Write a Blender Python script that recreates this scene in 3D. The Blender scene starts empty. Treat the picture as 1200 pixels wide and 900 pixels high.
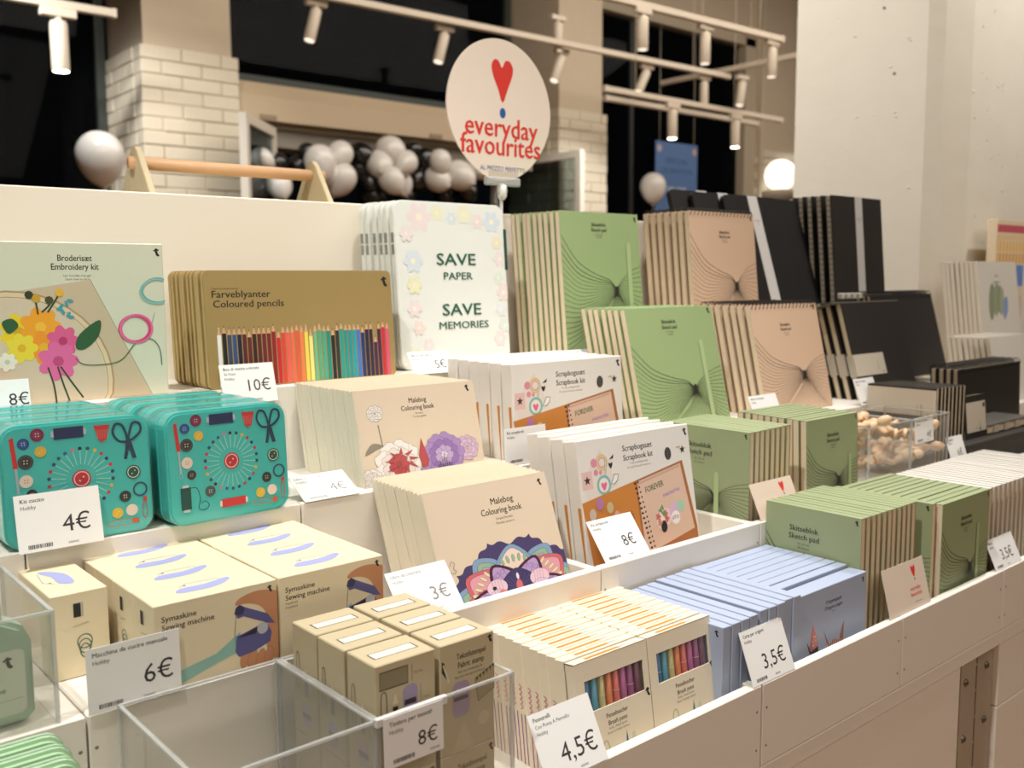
import bpy, bmesh, math, random
from mathutils import Vector, Matrix
from mathutils.geometry import tessellate_polygon
R = math.radians
random.seed(7)
C = bpy.context.scene.collection
scene = bpy.context.scene

# ------------------------------------------------------------------ camera
cam_data = bpy.data.cameras.new('camera')
cam = bpy.data.objects.new('camera', cam_data); C.objects.link(cam)
yaw, pitch, roll = R(49.19), R(6.25), R(-0.34)
fw = Vector((math.cos(yaw)*math.cos(pitch), math.sin(yaw)*math.cos(pitch), -math.sin(pitch)))
rt = Vector((math.sin(yaw), -math.cos(yaw), 0)); up = rt.cross(fw)
rt, up = (math.cos(roll)*rt+math.sin(roll)*up), (-math.sin(roll)*rt+math.cos(roll)*up)
m = Matrix((rt, up, -fw)).transposed().to_4x4(); m.translation = Vector((0, 0, 1.25))
cam.matrix_world = m
cam_data.sensor_width = 36; cam_data.lens = 1124.5/1200*36
cam_data.clip_start = .02; cam_data.clip_end = 60
cam_data.dof.use_dof = True; cam_data.dof.focus_distance = 1.0; cam_data.dof.aperture_fstop = 7
scene.camera = cam

# ------------------------------------------------------------------ world, light, exposure
w = bpy.data.worlds.new('night'); scene.world = w; w.use_nodes = True
w.node_tree.nodes['Background'].inputs[0].default_value = (.02, .025, .035, 1)
w.node_tree.nodes['Background'].inputs[1].default_value = .08
scene.view_settings.view_transform = 'Standard'; scene.view_settings.look = 'None'
scene.view_settings.exposure = 0; scene.view_settings.gamma = 1
scene.cycles.max_bounces = 8; scene.cycles.transparent_max_bounces = 16
scene.cycles.sample_clamp_indirect = 4

def area(name, loc, target, size, power, col):
    d = bpy.data.lights.new(name, 'AREA'); d.shape = 'RECTANGLE'; d.size, d.size_y = size; d.energy = power; d.color = col
    o = bpy.data.objects.new(name, d); C.objects.link(o); o.location = loc
    o.rotation_euler = (Vector(target)-Vector(loc)).to_track_quat('-Z', 'Y').to_euler(); return o
def spot(name, loc, target, power, col, angle=50, blend=.6, rad=.05):
    d = bpy.data.lights.new(name, 'SPOT'); d.energy = power; d.color = col; d.spot_size = R(angle); d.spot_blend = blend; d.shadow_soft_size = rad
    o = bpy.data.objects.new(name, d); C.objects.link(o); o.location = loc
    o.rotation_euler = (Vector(target)-Vector(loc)).to_track_quat('-Z', 'Y').to_euler(); return o
WARM = (1, .895, .785); NEU = (1, .985, .965)
# soft ceiling fills added as ambient light, then the track spots over the table
area('ceiling_fill_light', (1.0, -1.6, 3.3), (1.2, 1, .8), (5, 2.0), 60, WARM)
area('ceiling_fill_light', (5, 2.9, 3.6), (5, 4.2, 0), (7, 1.5), 130, WARM)
spot('table_spot', (-.4, .45, 3.0), (.3, .85, .9), 140, NEU, 62)
spot('table_spot', (.9, .75, 3.1), (.85, .7, .9), 118, NEU, 60)
spot('table_spot', (2.0, .8, 3.1), (1.6, .75, .9), 100, NEU, 60)
spot('column_fill_spot', (1.0, 2.6, 3.1), (2.83, 1.6, 1.7), 190, NEU, 50)  # unseen spot added to brighten the column's left face
spot('wall_fill_spot', (.9, 3.2, 2.9), (1.75, 5.05, 1.5), 85, NEU, 60)  # unseen spots from here down, added to brighten pillars, walls and column front
spot('wall_fill_spot', (.5, 4.3, 2.7), (1.85, 5.25, 1.5), 100, NEU, 60)
spot('wall_fill_spot', (4.5, 3.9, 2.3), (4.95, 5.0, 1.6), 48, NEU, 60)
spot('wall_fill_spot', (7.6, 4.4, 2.65), (8.6, 5.5, 1.6), 70, NEU, 60)
spot('wall_fill_spot', (3.3, .35, 3.0), (3.1, 1.4, 1.5), 75, NEU, 60)

# ------------------------------------------------------------------ materials
def lin(h):
    h = h.lstrip('#'); o = []
    for i in (0, 2, 4):
        c = int(h[i:i+2], 16)/255; o.append(c/12.92 if c <= .04045 else ((c+.055)/1.055)**2.4)
    return (*o, 1)
_m = {}
def M(hexc, rough=.6, metal=0, noise=0, bump=0, scale=60, trans=0, emit=0, coat=0, name=None):
    key = (hexc, rough, metal, noise, bump, scale, trans, emit, coat)
    if key in _m: return _m[key]
    mt = bpy.data.materials.new(name or 'surface_'+hexc.strip('#')); mt.use_nodes = True
    nt = mt.node_tree; b = nt.nodes['Principled BSDF']; I = b.inputs
    I['Base Color'].default_value = lin(hexc); I['Roughness'].default_value = rough; I['Metallic'].default_value = metal
    I['Coat Weight'].default_value = coat
    if trans: I['Transmission Weight'].default_value = trans
    if emit: I['Emission Color'].default_value = lin(hexc); I['Emission Strength'].default_value = emit
    if noise or bump:
        tc = nt.nodes.new('ShaderNodeTexCoord'); n = nt.nodes.new('ShaderNodeTexNoise'); n.inputs['Scale'].default_value = scale; n.inputs['Detail'].default_value = 5
        nt.links.new(tc.outputs['Object'], n.inputs['Vector'])
        if noise:
            mx = nt.nodes.new('ShaderNodeMix'); mx.data_type = 'RGBA'; c = lin(hexc)
            mx.inputs[6].default_value = (c[0]*(1-noise), c[1]*(1-noise), c[2]*(1-noise), 1); mx.inputs[7].default_value = (min(1, c[0]*(1+noise)), min(1, c[1]*(1+noise)), min(1, c[2]*(1+noise)), 1)
            nt.links.new(n.outputs['Fac'], mx.inputs[0]); nt.links.new(mx.outputs[2], I['Base Color'])
        if bump:
            bp = nt.nodes.new('ShaderNodeBump'); bp.inputs['Strength'].default_value = 1; bp.inputs['Distance'].default_value = bump
            nt.links.new(n.outputs['Fac'], bp.inputs['Height']); nt.links.new(bp.outputs[0], I['Normal'])
    _m[key] = mt; return mt
def clear(name, tint, gloss, rough=.05, haze=.06):
    mt = bpy.data.materials.new(name); mt.use_nodes = True; nt = mt.node_tree; nt.nodes.clear()
    out = nt.nodes.new('ShaderNodeOutputMaterial'); t = nt.nodes.new('ShaderNodeBsdfTransparent'); t.inputs[0].default_value = tint
    g = nt.nodes.new('ShaderNodeBsdfGlossy'); g.inputs['Roughness'].default_value = rough
    d = nt.nodes.new('ShaderNodeBsdfDiffuse'); d.inputs[0].default_value = (.85, .85, .83, 1)
    lw = nt.nodes.new('ShaderNodeLayerWeight'); lw.inputs[0].default_value = .5
    pw = nt.nodes.new('ShaderNodeMath'); pw.operation = 'POWER'; pw.inputs[1].default_value = 4 if haze > .01 else 6
    ma = nt.nodes.new('ShaderNodeMath'); ma.operation = 'MULTIPLY_ADD'; ma.inputs[1].default_value = .6; ma.inputs[2].default_value = gloss*.12
    nt.links.new(lw.outputs['Facing'], pw.inputs[0]); nt.links.new(pw.outputs[0], ma.inputs[0])
    m1 = nt.nodes.new('ShaderNodeMixShader'); m1.inputs[0].default_value = haze
    m2 = nt.nodes.new('ShaderNodeMixShader')
    nt.links.new(t.outputs[0], m1.inputs[1]); nt.links.new(d.outputs[0], m1.inputs[2])
    nt.links.new(ma.outputs[0], m2.inputs[0]); nt.links.new(m1.outputs[0], m2.inputs[1]); nt.links.new(g.outputs[0], m2.inputs[2])
    nt.links.new(m2.outputs[0], out.inputs[0]); return mt
ACRYL = clear('clear_acrylic', (.97, .97, .96, 1), .22)
ACRYL_EDGE = clear('acrylic_edge', (.9, .92, .92, 1), .4, .15, .38)
FILM = clear('clear_film', (.985, .985, .985, 1), .3, .12, .02)
GLASS = clear('window_glass', (.5, .54, .54, 1), .03, .02, .001)
WHITE = M('#e9e2d6', .45, noise=.02, scale=8, name='white_lacquer')
CREAM = M('#e6dcc8', .55, name='cream_card'); PAPER = M('#f2ecde', .8, name='page_paper'); CARD = M('#efeeea', .5, name='price_card')
PAGE = M('#e0cfb0', .85, name='pad_pages'); KRAFT = M('#9c7d58', .8, name='kraft_board'); BLACK = M('#1b1a19', .55, noise=.1, scale=30, name='black_cover')
GREENC = M('#97ac78', .5, name='green_cover'); PINKC = M('#d6b79b', .55, name='pink_cover'); OLIVE = M('#98a37a', .5, name='olive_cover')
WIRE = M('#2c2b2a', .35, .8, name='dark_wire'); METAL = M('#b5aa98', .55, .3, noise=.12, scale=20, name='galvanised_metal')

# ------------------------------------------------------------------ mesh helpers
_mesh = {}
def finish(bm, name='mesh', smooth=False):
    me = bpy.data.meshes.new(name); bm.normal_update(); bm.to_mesh(me); bm.free()
    if smooth:
        for p in me.polygons: p.use_smooth = True
    return me
def add_box(bm, a, b, bev=0):
    vs = [bm.verts.new((x, y, z)) for x in (a[0], b[0]) for y in (a[1], b[1]) for z in (a[2], b[2])]
    F = [(0, 1, 3, 2), (4, 6, 7, 5), (0, 4, 5, 1), (2, 3, 7, 6), (0, 2, 6, 4), (1, 5, 7, 3)]
    fs = [bm.faces.new([vs[i] for i in f]) for f in F]
    if bev:
        es = list({e for f in fs for e in f.edges}); bmesh.ops.bevel(bm, geom=es, offset=bev, segments=1, affect='EDGES')
def boxm(a, b, bev=0):
    k = ('b', tuple(round(v, 5) for v in a), tuple(round(v, 5) for v in b), bev)
    if k not in _mesh:
        bm = bmesh.new(); add_box(bm, a, b, bev); _mesh[k] = finish(bm, 'box')
    return _mesh[k]
def boxesm(L, bev=0):
    bm = bmesh.new()
    for a, b in L: add_box(bm, a, b, 0)
    return finish(bm, 'boxes')
def rr(w, h, r, n=6, corners=(1, 1, 1, 1)):
    P = []
    for (cx, cz, a0), c in zip(((w-r, r, -90), (w-r, h-r, 0), (r, h-r, 90), (r, r, 180)), corners):
        if c:
            for i in range(n+1):
                a = R(a0+90*i/n); P.append((cx+r*math.cos(a), cz+r*math.sin(a)))
        else: P.append(({-90: w, 0: w, 90: 0, 180: 0}[a0], {-90: 0, 0: h, 90: h, 180: 0}[a0]))
    return P
def prism(P, y0, y1, bev=0, smooth=False):
    """outline P in the xz plane pushed from y0 to y1"""
    bm = bmesh.new(); a = [bm.verts.new((x, y0, z)) for x, z in P]; b = [bm.verts.new((x, y1, z)) for x, z in P]
    n = len(P); f1 = bm.faces.new(a); f2 = bm.faces.new(b[::-1])
    for i in range(n): bm.faces.new((a[i], b[i], b[(i+1) % n], a[(i+1) % n]))
    bmesh.ops.recalc_face_normals(bm, faces=bm.faces)
    if bev:
        es = list(set(f1.edges) | set(f2.edges)); bmesh.ops.bevel(bm, geom=es, offset=bev, segments=2, affect='EDGES')
    return finish(bm, 'prism')
def add_tube(bm, pts, r, seg=6, closed=False):
    pts = [Vector(p) for p in pts]; n = len(pts); rings = []
    for i, p in enumerate(pts):
        t = (pts[(i+1) % n]-pts[i-1]) if closed else (pts[min(i+1, n-1)]-pts[max(i-1, 0)])
        t.normalize(); u = t.cross(Vector((0, 0, 1)) if abs(t.z) < .9 else Vector((1, 0, 0))).normalized(); v = t.cross(u)
        rad = r[i] if isinstance(r, (list, tuple)) else r
        rings.append([bm.verts.new(p+rad*(math.cos(2*math.pi*k/seg)*u+math.sin(2*math.pi*k/seg)*v)) for k in range(seg)])
    for i in range(n if closed else n-1):
        A, B = rings[i], rings[(i+1) % n]
        for k in range(seg): bm.faces.new((A[k], A[(k+1) % seg], B[(k+1) % seg], B[k]))
    if not closed: bm.faces.new(rings[0][::-1]); bm.faces.new(rings[-1])
def tubem(pts, r, seg=8, closed=False, smooth=True):
    bm = bmesh.new(); add_tube(bm, pts, r, seg, closed); bmesh.ops.recalc_face_normals(bm, faces=bm.faces); return finish(bm, 'tube', smooth)
def lathem(prof, seg=24, smooth=True):
    bm = bmesh.new(); rings = []
    for r, z in prof: rings.append([bm.verts.new((r*math.cos(2*math.pi*k/seg), r*math.sin(2*math.pi*k/seg), z)) for k in range(seg)])
    for A, B in zip(rings, rings[1:]):
        for k in range(seg): bm.faces.new((A[k], A[(k+1) % seg], B[(k+1) % seg], B[k]))
    bm.faces.new(rings[0][::-1]); bm.faces.new(rings[-1]); bmesh.ops.recalc_face_normals(bm, faces=bm.faces); return finish(bm, 'lathe', smooth)
def obj(name, me, mat=None, parent=None, loc=(0, 0, 0), rot=(0, 0, 0)):
    o = bpy.data.objects.new(name, me); C.objects.link(o); o.location = loc; o.rotation_euler = rot
    if parent: o.parent = parent
    if mat is not None:
        if not me.materials: me.materials.append(None)
        o.material_slots[0].link = 'OBJECT'; o.material_slots[0].material = mat
    return o
def tag(o, label, cat, group=None, kind=None):
    if label: o['label'] = label
    if cat: o['category'] = cat
    if group: o['group'] = group
    if kind: o['kind'] = kind
    return o
def thing(name, label, cat, loc=(0, 0, 0), rot=(0, 0, 0), group=None):
    o = bpy.data.objects.new(name, None); C.objects.link(o); o.location = loc; o.rotation_euler = rot; o.empty_display_size = .02
    return tag(o, label, cat, group)
def struct(name, me, mat, loc=(0, 0, 0), label=None):
    o = obj(name, me, mat, None, loc); o['kind'] = 'structure'
    if label: o['label'] = label
    return o
def dup(root, loc, label, skip=()):
    r = root.copy(); C.objects.link(r); r.location = loc; r['label'] = label
    for ch in list(root.children):
        if ch.name.split('.')[0] in skip: continue
        c = ch.copy(); C.objects.link(c); c.parent = r
        for g in ch.children:
            d = g.copy(); C.objects.link(d); d.parent = c
    return r
ORD = 'front second third fourth fifth sixth seventh eighth ninth tenth eleventh twelfth thirteenth fourteenth fifteenth sixteenth seventeenth eighteenth nineteenth twentieth twenty-first twenty-second'.split()
def stack(root, n, step, lab, skip=(), jit=.001, last='front'):
    """copies of root one behind the other; lab has {} for the ordinal"""
    root['label'] = lab.format('front'); base = root.location.copy()
    for i in range(1, n):
        s = Vector(step)*i+Vector((random.uniform(-jit, jit), 0, 0))
        c = dup(root, base+s, lab.format(ORD[i] if i < n-1 else 'rearmost'), skip)
        c.rotation_euler.x += R(random.uniform(-.4, .4))

# ------------------------------------------------------------------ flat print
_glyph = {}
def glyphs(s, bold):
    k = (s, bold)
    if k not in _glyph:
        cu = bpy.data.curves.new('t', 'FONT'); cu.body = s; cu.size = 1; cu.resolution_u = 2
        o = bpy.data.objects.new('t', cu); C.objects.link(o)
        me = bpy.data.meshes.new_from_object(o)
        V = [(v.co.x, v.co.y) for v in me.vertices]; F = [tuple(p.vertices) for p in me.polygons]
        bpy.data.objects.remove(o); bpy.data.curves.remove(cu); bpy.data.meshes.remove(me)
        wd = (min(v[0] for v in V), max(v[0] for v in V)) if V else (0, 0)
        _glyph[k] = (V, F, wd)
    return _glyph[k]
def smoothline(P, n=6, closed=False):
    out = []; N = len(P)
    rng = range(N if closed else N-1)
    for i in rng:
        g = (lambda j: P[j % N]) if closed else (lambda j: P[max(0, min(N-1, j))])
        p0, p1, p2, p3 = g(i-1), g(i), g(i+1), g(i+2)
        for k in range(n):
            t = k/n
            out.append(tuple(.5*((2*p1[a])+(-p0[a]+p2[a])*t+(2*p0[a]-5*p1[a]+4*p2[a]-p3[a])*t*t+(-p0[a]+3*p1[a]-3*p2[a]+p3[a])*t**3) for a in (0, 1)))
    if not closed: out.append(P[-1])
    return out
class Ink:
    def __init__(s, w=None, h=None): s.v = []; s.f = []; s.mi = []; s.mats = []; s.k = 0; s.w = w; s.h = h
    def mat(s, c):
        mt = M(c, .55) if isinstance(c, str) else c
        if mt not in s.mats: s.mats.append(mt)
        return s.mats.index(mt)
    def raw(s, V, F, c):
        b = len(s.v); y = -.00008-s.k*.000004; s.k += 1
        if s.w: V = [(min(max(x, .0), s.w), min(max(z, .0), s.h)) for x, z in V]
        s.v += [(x, y, z) for x, z in V]; i = s.mat(c)
        for f in F: s.f.append(tuple(b+j for j in f)); s.mi.append(i)
    def poly(s, P, c, line=None, lw=.0003):
        T = tessellate_polygon([[Vector((x, z, 0)) for x, z in P]]); s.raw(list(P), [tuple(t) for t in T], c)
        if line: s.line(P, lw, line, True)
    def line(s, P, w, c, closed=False):
        n = len(P); V = []; F = []
        for i, p in enumerate(P):
            a = P[i-1] if (closed or i) else P[0]; b = P[(i+1) % n] if (closed or i < n-1) else P[-1]
            dx, dz = b[0]-a[0], b[1]-a[1]; L = math.hypot(dx, dz) or 1
            V += [(p[0]-dz/L*w/2, p[1]+dx/L*w/2), (p[0]+dz/L*w/2, p[1]-dx/L*w/2)]
        for i in range(n if closed else n-1):
            j = (i+1) % n; F.append((2*i, 2*i+1, 2*j+1, 2*j))
        s.raw(V, F, c)
    def disc(s, x, z, r, c, rz=None, n=18, rot=0, line=None):
        rz = rz or r; cs, sn = math.cos(rot), math.sin(rot)
        P = [(x+r*math.cos(a)*cs-rz*math.sin(a)*sn, z+r*math.cos(a)*sn+rz*math.sin(a)*cs) for a in (2*math.pi*i/n for i in range(n))]
        s.raw(P, [tuple(range(n))], c)
        if line: s.line(P, .0003, line, True)
    def ring(s, x, z, r, w, c, rz=None, n=24):
        rz = rz or r; s.line([(x+r*math.cos(2*math.pi*i/n), z+rz*math.sin(2*math.pi*i/n)) for i in range(n)], w, c, True)
    def rect(s, x0, z0, x1, z1, c): s.raw([(x0, z0), (x1, z0), (x1, z1), (x0, z1)], [(0, 1, 2, 3)], c)
    def text(s, t, x, z, size, c='#2b2724', align='c', bold=False, width=None, rot=0, heavy=.014):
        V, F, (a, b) = glyphs(t, bold); k = size; kx = k*(width/((b-a)*k) if width else 1)
        off = {'c': -(a+b)/2, 'l': -a, 'r': -b}[align]; cs, sn = math.cos(rot), math.sin(rot)
        for sh in ((-heavy, heavy) if bold else (0,)):
            s.raw([(x+(vx+off+sh)*kx*cs-(vz+sh*.4)*k*sn, z+(vx+off+sh)*kx*sn+(vz+sh*.4)*k*cs) for vx, vz in V], F, c)
    def logo(s, x, z, h, c='#1a1816'):
        # small black mark: a rounded head with side knobs over a curved tapering foot
        s.poly([(x+a*h, z+b*h) for a, b in smoothline([(-.18, .1), (.12, .14), (.2, -.12), (.38, -.38), (.2, -.5), (-.02, -.38), (-.12, -.12)], 4, True)], c)
        s.disc(x-.02*h, z+.32*h, .2*h, c, n=10); s.disc(x-.28*h, z+.22*h, .11*h, c, n=8); s.disc(x+.22*h, z+.3*h, .1*h, c, n=8)
    def done(s, name, parent, loc=(0, 0, 0), rot=(0, 0, 0)):
        me = bpy.data.meshes.new(name); me.from_pydata(s.v, [], s.f)
        for mt in s.mats: me.materials.append(mt)
        me.polygons.foreach_set('material_index', s.mi)
        o = bpy.data.objects.new(name, me); C.objects.link(o); o.parent = parent; o.location = loc; o.rotation_euler = rot; return o

# ================================================================== THE ROOM
PLAST = M('#c9baa3', .85, noise=.04, bump=.002, scale=14, name='painted_plaster')
BRICKM = M('#ddd3bd', .7, noise=.05, bump=.001, scale=40, name='white_painted_brick')
MORTAR = M('#c4b9a2', .9, name='painted_mortar')
NIGHT = M('#0b0c0d', .25, name='night_dark_panel')
def slab(name, a, b, mat, label=None): return struct(name, boxm(a, b), mat, label=label)
FLOORM = M('#a67b52', .45, noise=.12, scale=6, name='warm_floor_boards')
slab('floor', (-4, -4, -.1), (14, 5.5, 0), FLOORM)
slab('ceiling', (-4, -4, 4.0), (14, 5.5, 4.1), M('#8b8275', .9, name='ceiling_paint'))
slab('wall_left', (-4.1, -4, 0), (-4, 5.5, 4), PLAST); slab('wall_front', (-4, -4.1, 0), (14, -4, 4), PLAST)
slab('wall_right', (14, -4, 0), (14.1, 5.5, 4), PLAST)
slab('street', (-9, 5.9, -.15), (20, 14, -.1), M('#1a1a1b', .7, name='dark_street'))['kind'] = 'structure'
bpy.data.objects['street'].name = 'floor_outside'
# wall above the right window and beyond it
slab('wall_back_lintel', (5.26, 5.50, 3.40), (7.62, 5.62, 4), PLAST)
wb = slab('wall_back', (7.62, 5.50, 0), (14, 5.62, 4), PLAST)
def pillar(name, x0, x1, y0=5.0, y1=5.55, ztop=2.445, x_front=None, label=None):
    o = slab(name, (x0+.03, y0+.03, 0), (x1-.03, y1, 4.0), PLAST, label)
    core = obj('mortar_bed', boxm((x0+.008, y0+.008, 0), (x1-.008, y1, ztop-.004)), MORTAR, o)
    bh = .0715; rows = int(ztop/bh)
    for r in range(rows):
        z = ztop-bh*(r+1); L = .215
        # front face
        x = x0-(L/2 if r % 2 else 0)
        while x < x1-.02:
            a, b = max(x, x0), min(x+L, x1)
            if b-a > .03:
                pr_ = random.uniform(-.003, .004)
                obj('brick', boxm((0, 0, 0), (round(b-a, 3)-.006, .10, bh-.006), .004), BRICKM, o, (a+.003, y0-.0+pr_, z+.003))
            x += L
        y = y0+.10+(L/2 if r % 2 else 0)-L
        while y < y1-.02:
            a, b = max(y, y0+.101), min(y+L, y1)
            if b-a > .03:
                obj('brick', boxm((0, 0, 0), (.06, round(b-a, 3)-.006, bh-.006), .004), BRICKM, o, (x0+random.uniform(-.003, .004), a+.003, z+.003))
            y += L
    return o
pillar('wall_back_left_pillar', 1.849, 2.384)
pillar('wall_back_right_pillar', 4.767, 5.262)
# brick skirt on the wall beyond the right window
for r in range(34):
    z = 2.46-.0715*(r+1); x = 7.9-(.11 if r % 2 else 0)
    while x < 9.6:
        obj('brick', boxm((0, 0, 0), (.209, .03, .0655), .004), BRICKM, wb, (x, 5.472, z)); x += .215
# windows: frames and night-dark panes
def window(name, x0, x1, z0, z1, y, mull=()):
    fr = [((x0, y-.03, z0), (x0+.05, y+.04, z1)), ((x1-.05, y-.03, z0), (x1, y+.04, z1)), ((x0, y-.03, z1-.05), (x1, y+.04, z1)), ((x0, y-.03, z0), (x1, y+.04, z0+.06))]
    o = struct(name, boxesm(fr), M('#38403c', .5, name='dark_window_frame'))
    xs = [x0+.05]+list(mull)+[x1-.05]
    for a, b in zip(xs, xs[1:]): obj('pane', boxm((a, y, z0+.05), (b-.02 if b < x1-.05 else b, y+.008, z1-.05)), GLASS, o)
    for a in mull: obj('mullion', boxm((a-.02, y-.02, z0), (a+.02, y+.02, z1)), M('#2b2f2d', .5), o)
    return o
window('window_1', -4, 1.85, 0, 4.0, 5.54, (-2, 0.2))
window('window_2', 5.262, 7.62, 0, 3.40, 5.54, (6.1,))
window('window_3', 2.384, 4.767, 2.42, 4.0, 5.54)
slab('trim_1', (7.55, 5.44, 0), (7.70, 5.53, 3.45), M('#b7ab95', .6))
slab('trim_2', (7.80, 5.44, 0), (7.86, 5.50, 4), M('#c9bda5', .6))
slab('trim_3', (5.25, 5.44, 3.36), (7.7, 5.5, 3.43), M('#b7ab95', .6))

# roller shutter over the entrance
t = thing('roller_shutter', 'long cream roller shutter box above the entrance between the two brick pillars', 'shutter', (2.40, 5.05, 2.14))
bm = bmesh.new()
P = [(0, 0), (0, .13), (.07, .215), (.36, .215), (.36, 0)]
a = [bm.verts.new((0, y, z)) for y, z in P]; b = [bm.verts.new((2.25, y, z)) for y, z in P]
bm.faces.new(a); bm.faces.new(b[::-1])
for i in range(5): bm.faces.new((a[i], b[i], b[(i+1) % 5], a[(i+1) % 5]))
bmesh.ops.recalc_face_normals(bm, faces=bm.faces); obj('housing', finish(bm), M('#c9b698', .5), t)
obj('end_cap', boxm((-.06, .0, -.01), (0, .38, .2)), M('#a99d88', .5), t)
for x in (.12, 1.28, 1.52): obj('bracket', boxm((x, -.006, .0), (x+.1, 0, .03)), M('#97856c', .5), t)
obj('header_rail', boxm((0, .1, -.13), (2.25, .3, -.0)), M('#8f887c', .45), t)
obj('guide_strip', boxm((0, .08, -.03), (2.25, .1, -.005)), M('#b0a48e', .4), t)

def door_leaf(label, p0, p1, z1):
    d = Vector((p1[0]-p0[0], p1[1]-p0[1], 0)); L = d.length
    t = thing('glass_door_leaf', label, 'door', (p0[0], p0[1], 0), (0, 0, math.atan2(d.y, d.x)))
    W = M('#d8d2c4', .4)
    obj('stile', boxm((0, -.02, 0), (.05, .02, z1)), W, t); obj('stile', boxm((L-.05, -.02, 0), (L, .02, z1)), W, t)
    obj('top_rail', boxm((.05, -.02, z1-.05), (L-.05, .02, z1)), W, t); obj('bottom_rail', boxm((.05, -.02, 0), (L-.05, .02, .12)), W, t)
    obj('pane', boxm((.05, -.004, .12), (L-.05, .004, z1-.05)), GLASS, t)
door_leaf('white-framed glass door leaf standing open beside the left brick pillar', (2.20, 4.60), (2.57, 5.00), 2.09)
door_leaf('white-framed glass door leaf standing open in front of the right brick pillar', (4.72, 4.72), (4.70, 5.65), 2.12)

# track lights
TRK = M('#cfc3b0', .45, name='track_white'); LENS = M('#fff2dc', .5, emit=14, name='lamp_lens'); LENSD = M('#fff2dc', .5, emit=1.2, name='dim_lamp_lens')
def track(label, p0, p1, z):
    d = Vector((p1[0]-p0[0], p1[1]-p0[1], 0)); L = d.length
    t = thing('lighting_track', label, 'light track', (p0[0], p0[1], z), (0, 0, math.atan2(d.y, d.x)))
    obj('rail', boxm((0, -.018, 0), (L, .018, .035), .003), TRK, t)
    for x in (.3, L-.3): obj('suspension_wire', tubem([(x, 0, .03), (x, 0, 4-z)], .003, 5), TRK, t)
    for x in (0, L): obj('end_cap', boxm((x-.01, -.02, -.002), (x+.01, .02, .037)), TRK, t)
def head(label, x, y, z, tilt=0, yaw=0, on=LENSD, s=1.0):
    t = thing('track_spotlight', label, 'spotlight', (x, y, z), (0, 0, R(yaw)), 'white track spotlights')
    obj('adapter', boxm((-.06*s, -.016*s, -.03*s), (.06*s, .016*s, 0), .002), TRK, t)
    obj('joint', lathem([(.012*s, -.06*s), (.012*s, -.03*s)], 10), TRK, t)
    r = (0, R(tilt), 0)
    b = obj('housing', lathem([(.028*s, -.17*s), (.030*s, -.165*s), (.030*s, -.01*s), (.026*s, 0)], 20), TRK, t, (0, 0, -.045*s), r)
    obj('lens', lathem([(.0, -.001), (.026*s, -.001), (.026*s, .002), (0, .002)], 20), on, b, (0, 0, -.172*s))
track('long white lighting track crossing the picture above the round sign', (1.9, 4.57), (5.95, 4.44), 2.7)
track('short white lighting track at top right in front of the right window', (3.75, 3.62), (5.30, 3.56), 2.7)
track('white lighting track in the top left corner', (-.4, 4.66), (1.60, 4.63), 2.45)
track('white lighting track running away toward the column at right', (5.93, 5.05), (5.93, 2.4), 2.745)
track('upper of the two low white tracks in front of the right window', (4.62, 4.42), (6.6, 4.42), 2.45)
track('lower of the two low white tracks in front of the right window', (4.86, 4.64), (6.6, 4.64), 2.45)
head('tilted white track spotlight left of the round sign, first from left', 2.63, 4.59, 2.7, 16)
head('tilted white track spotlight just left above the round sign', 3.45, 4.57, 2.7, 17)
head('white spotlight pointing down at the top edge above the round sign', 4.33, 4.55, 2.9, 0, 0, LENSD)
head('tilted white track spotlight just right of the round sign', 4.36, 4.55, 2.7, 22)
head('tilted white spotlight on the long track before the right window', 5.12, 4.50, 2.7, 30)
head('lit white spotlight hanging at the right end of the long track', 5.72, 4.48, 2.7, 0, 0, LENS)
head('upright white spotlight, left of three on the short top right track', 4.06, 3.6, 2.7)
head('upright white spotlight, middle of three on the short top right track', 4.60, 3.6, 2.7)
head('upright white spotlight, right of three on the short top right track', 5.22, 3.57, 2.7)
head('lit white spotlight below the two low tracks, left one', 5.30, 4.42, 2.45, 0, 0, LENS, 1.1)
head('lit white spotlight below the two low tracks, right one', 6.02, 4.42, 2.45, 0, 0, LENS, 1.1)
head('white spotlight on the track that runs toward the column', 5.93, 4.3, 2.7, 10, 0)
head('lit white spotlight hanging in the top left corner', 1.36, 4.63, 2.45, 0, 0, LENS, 1.25)
# far lamp beyond the left window
t = thing('street_lamp', 'small lit pendant lamp outside the dark left window', 'lamp', (1.25, 7.6, 2.42))
obj('shade', lathem([(.05, 0), (.05, .25), (.02, .3)], 16), M('#222222', .5), t); obj('lens', lathem([(0, -.002), (.045, -.002), (.045, 0), (0, 0)], 16), LENS, t)
t = thing('street_lamp', 'small lit lamp outside the dark left window at the left picture edge', 'lamp', (1.30, 8.4, 1.95))
obj('shade', lathem([(.05, 0), (.05, .25), (.02, .3)], 16), M('#222222', .5), t); obj('lens', lathem([(0, -.002), (.045, -.002), (.045, 0), (0, 0)], 16), LENS, t)

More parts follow.
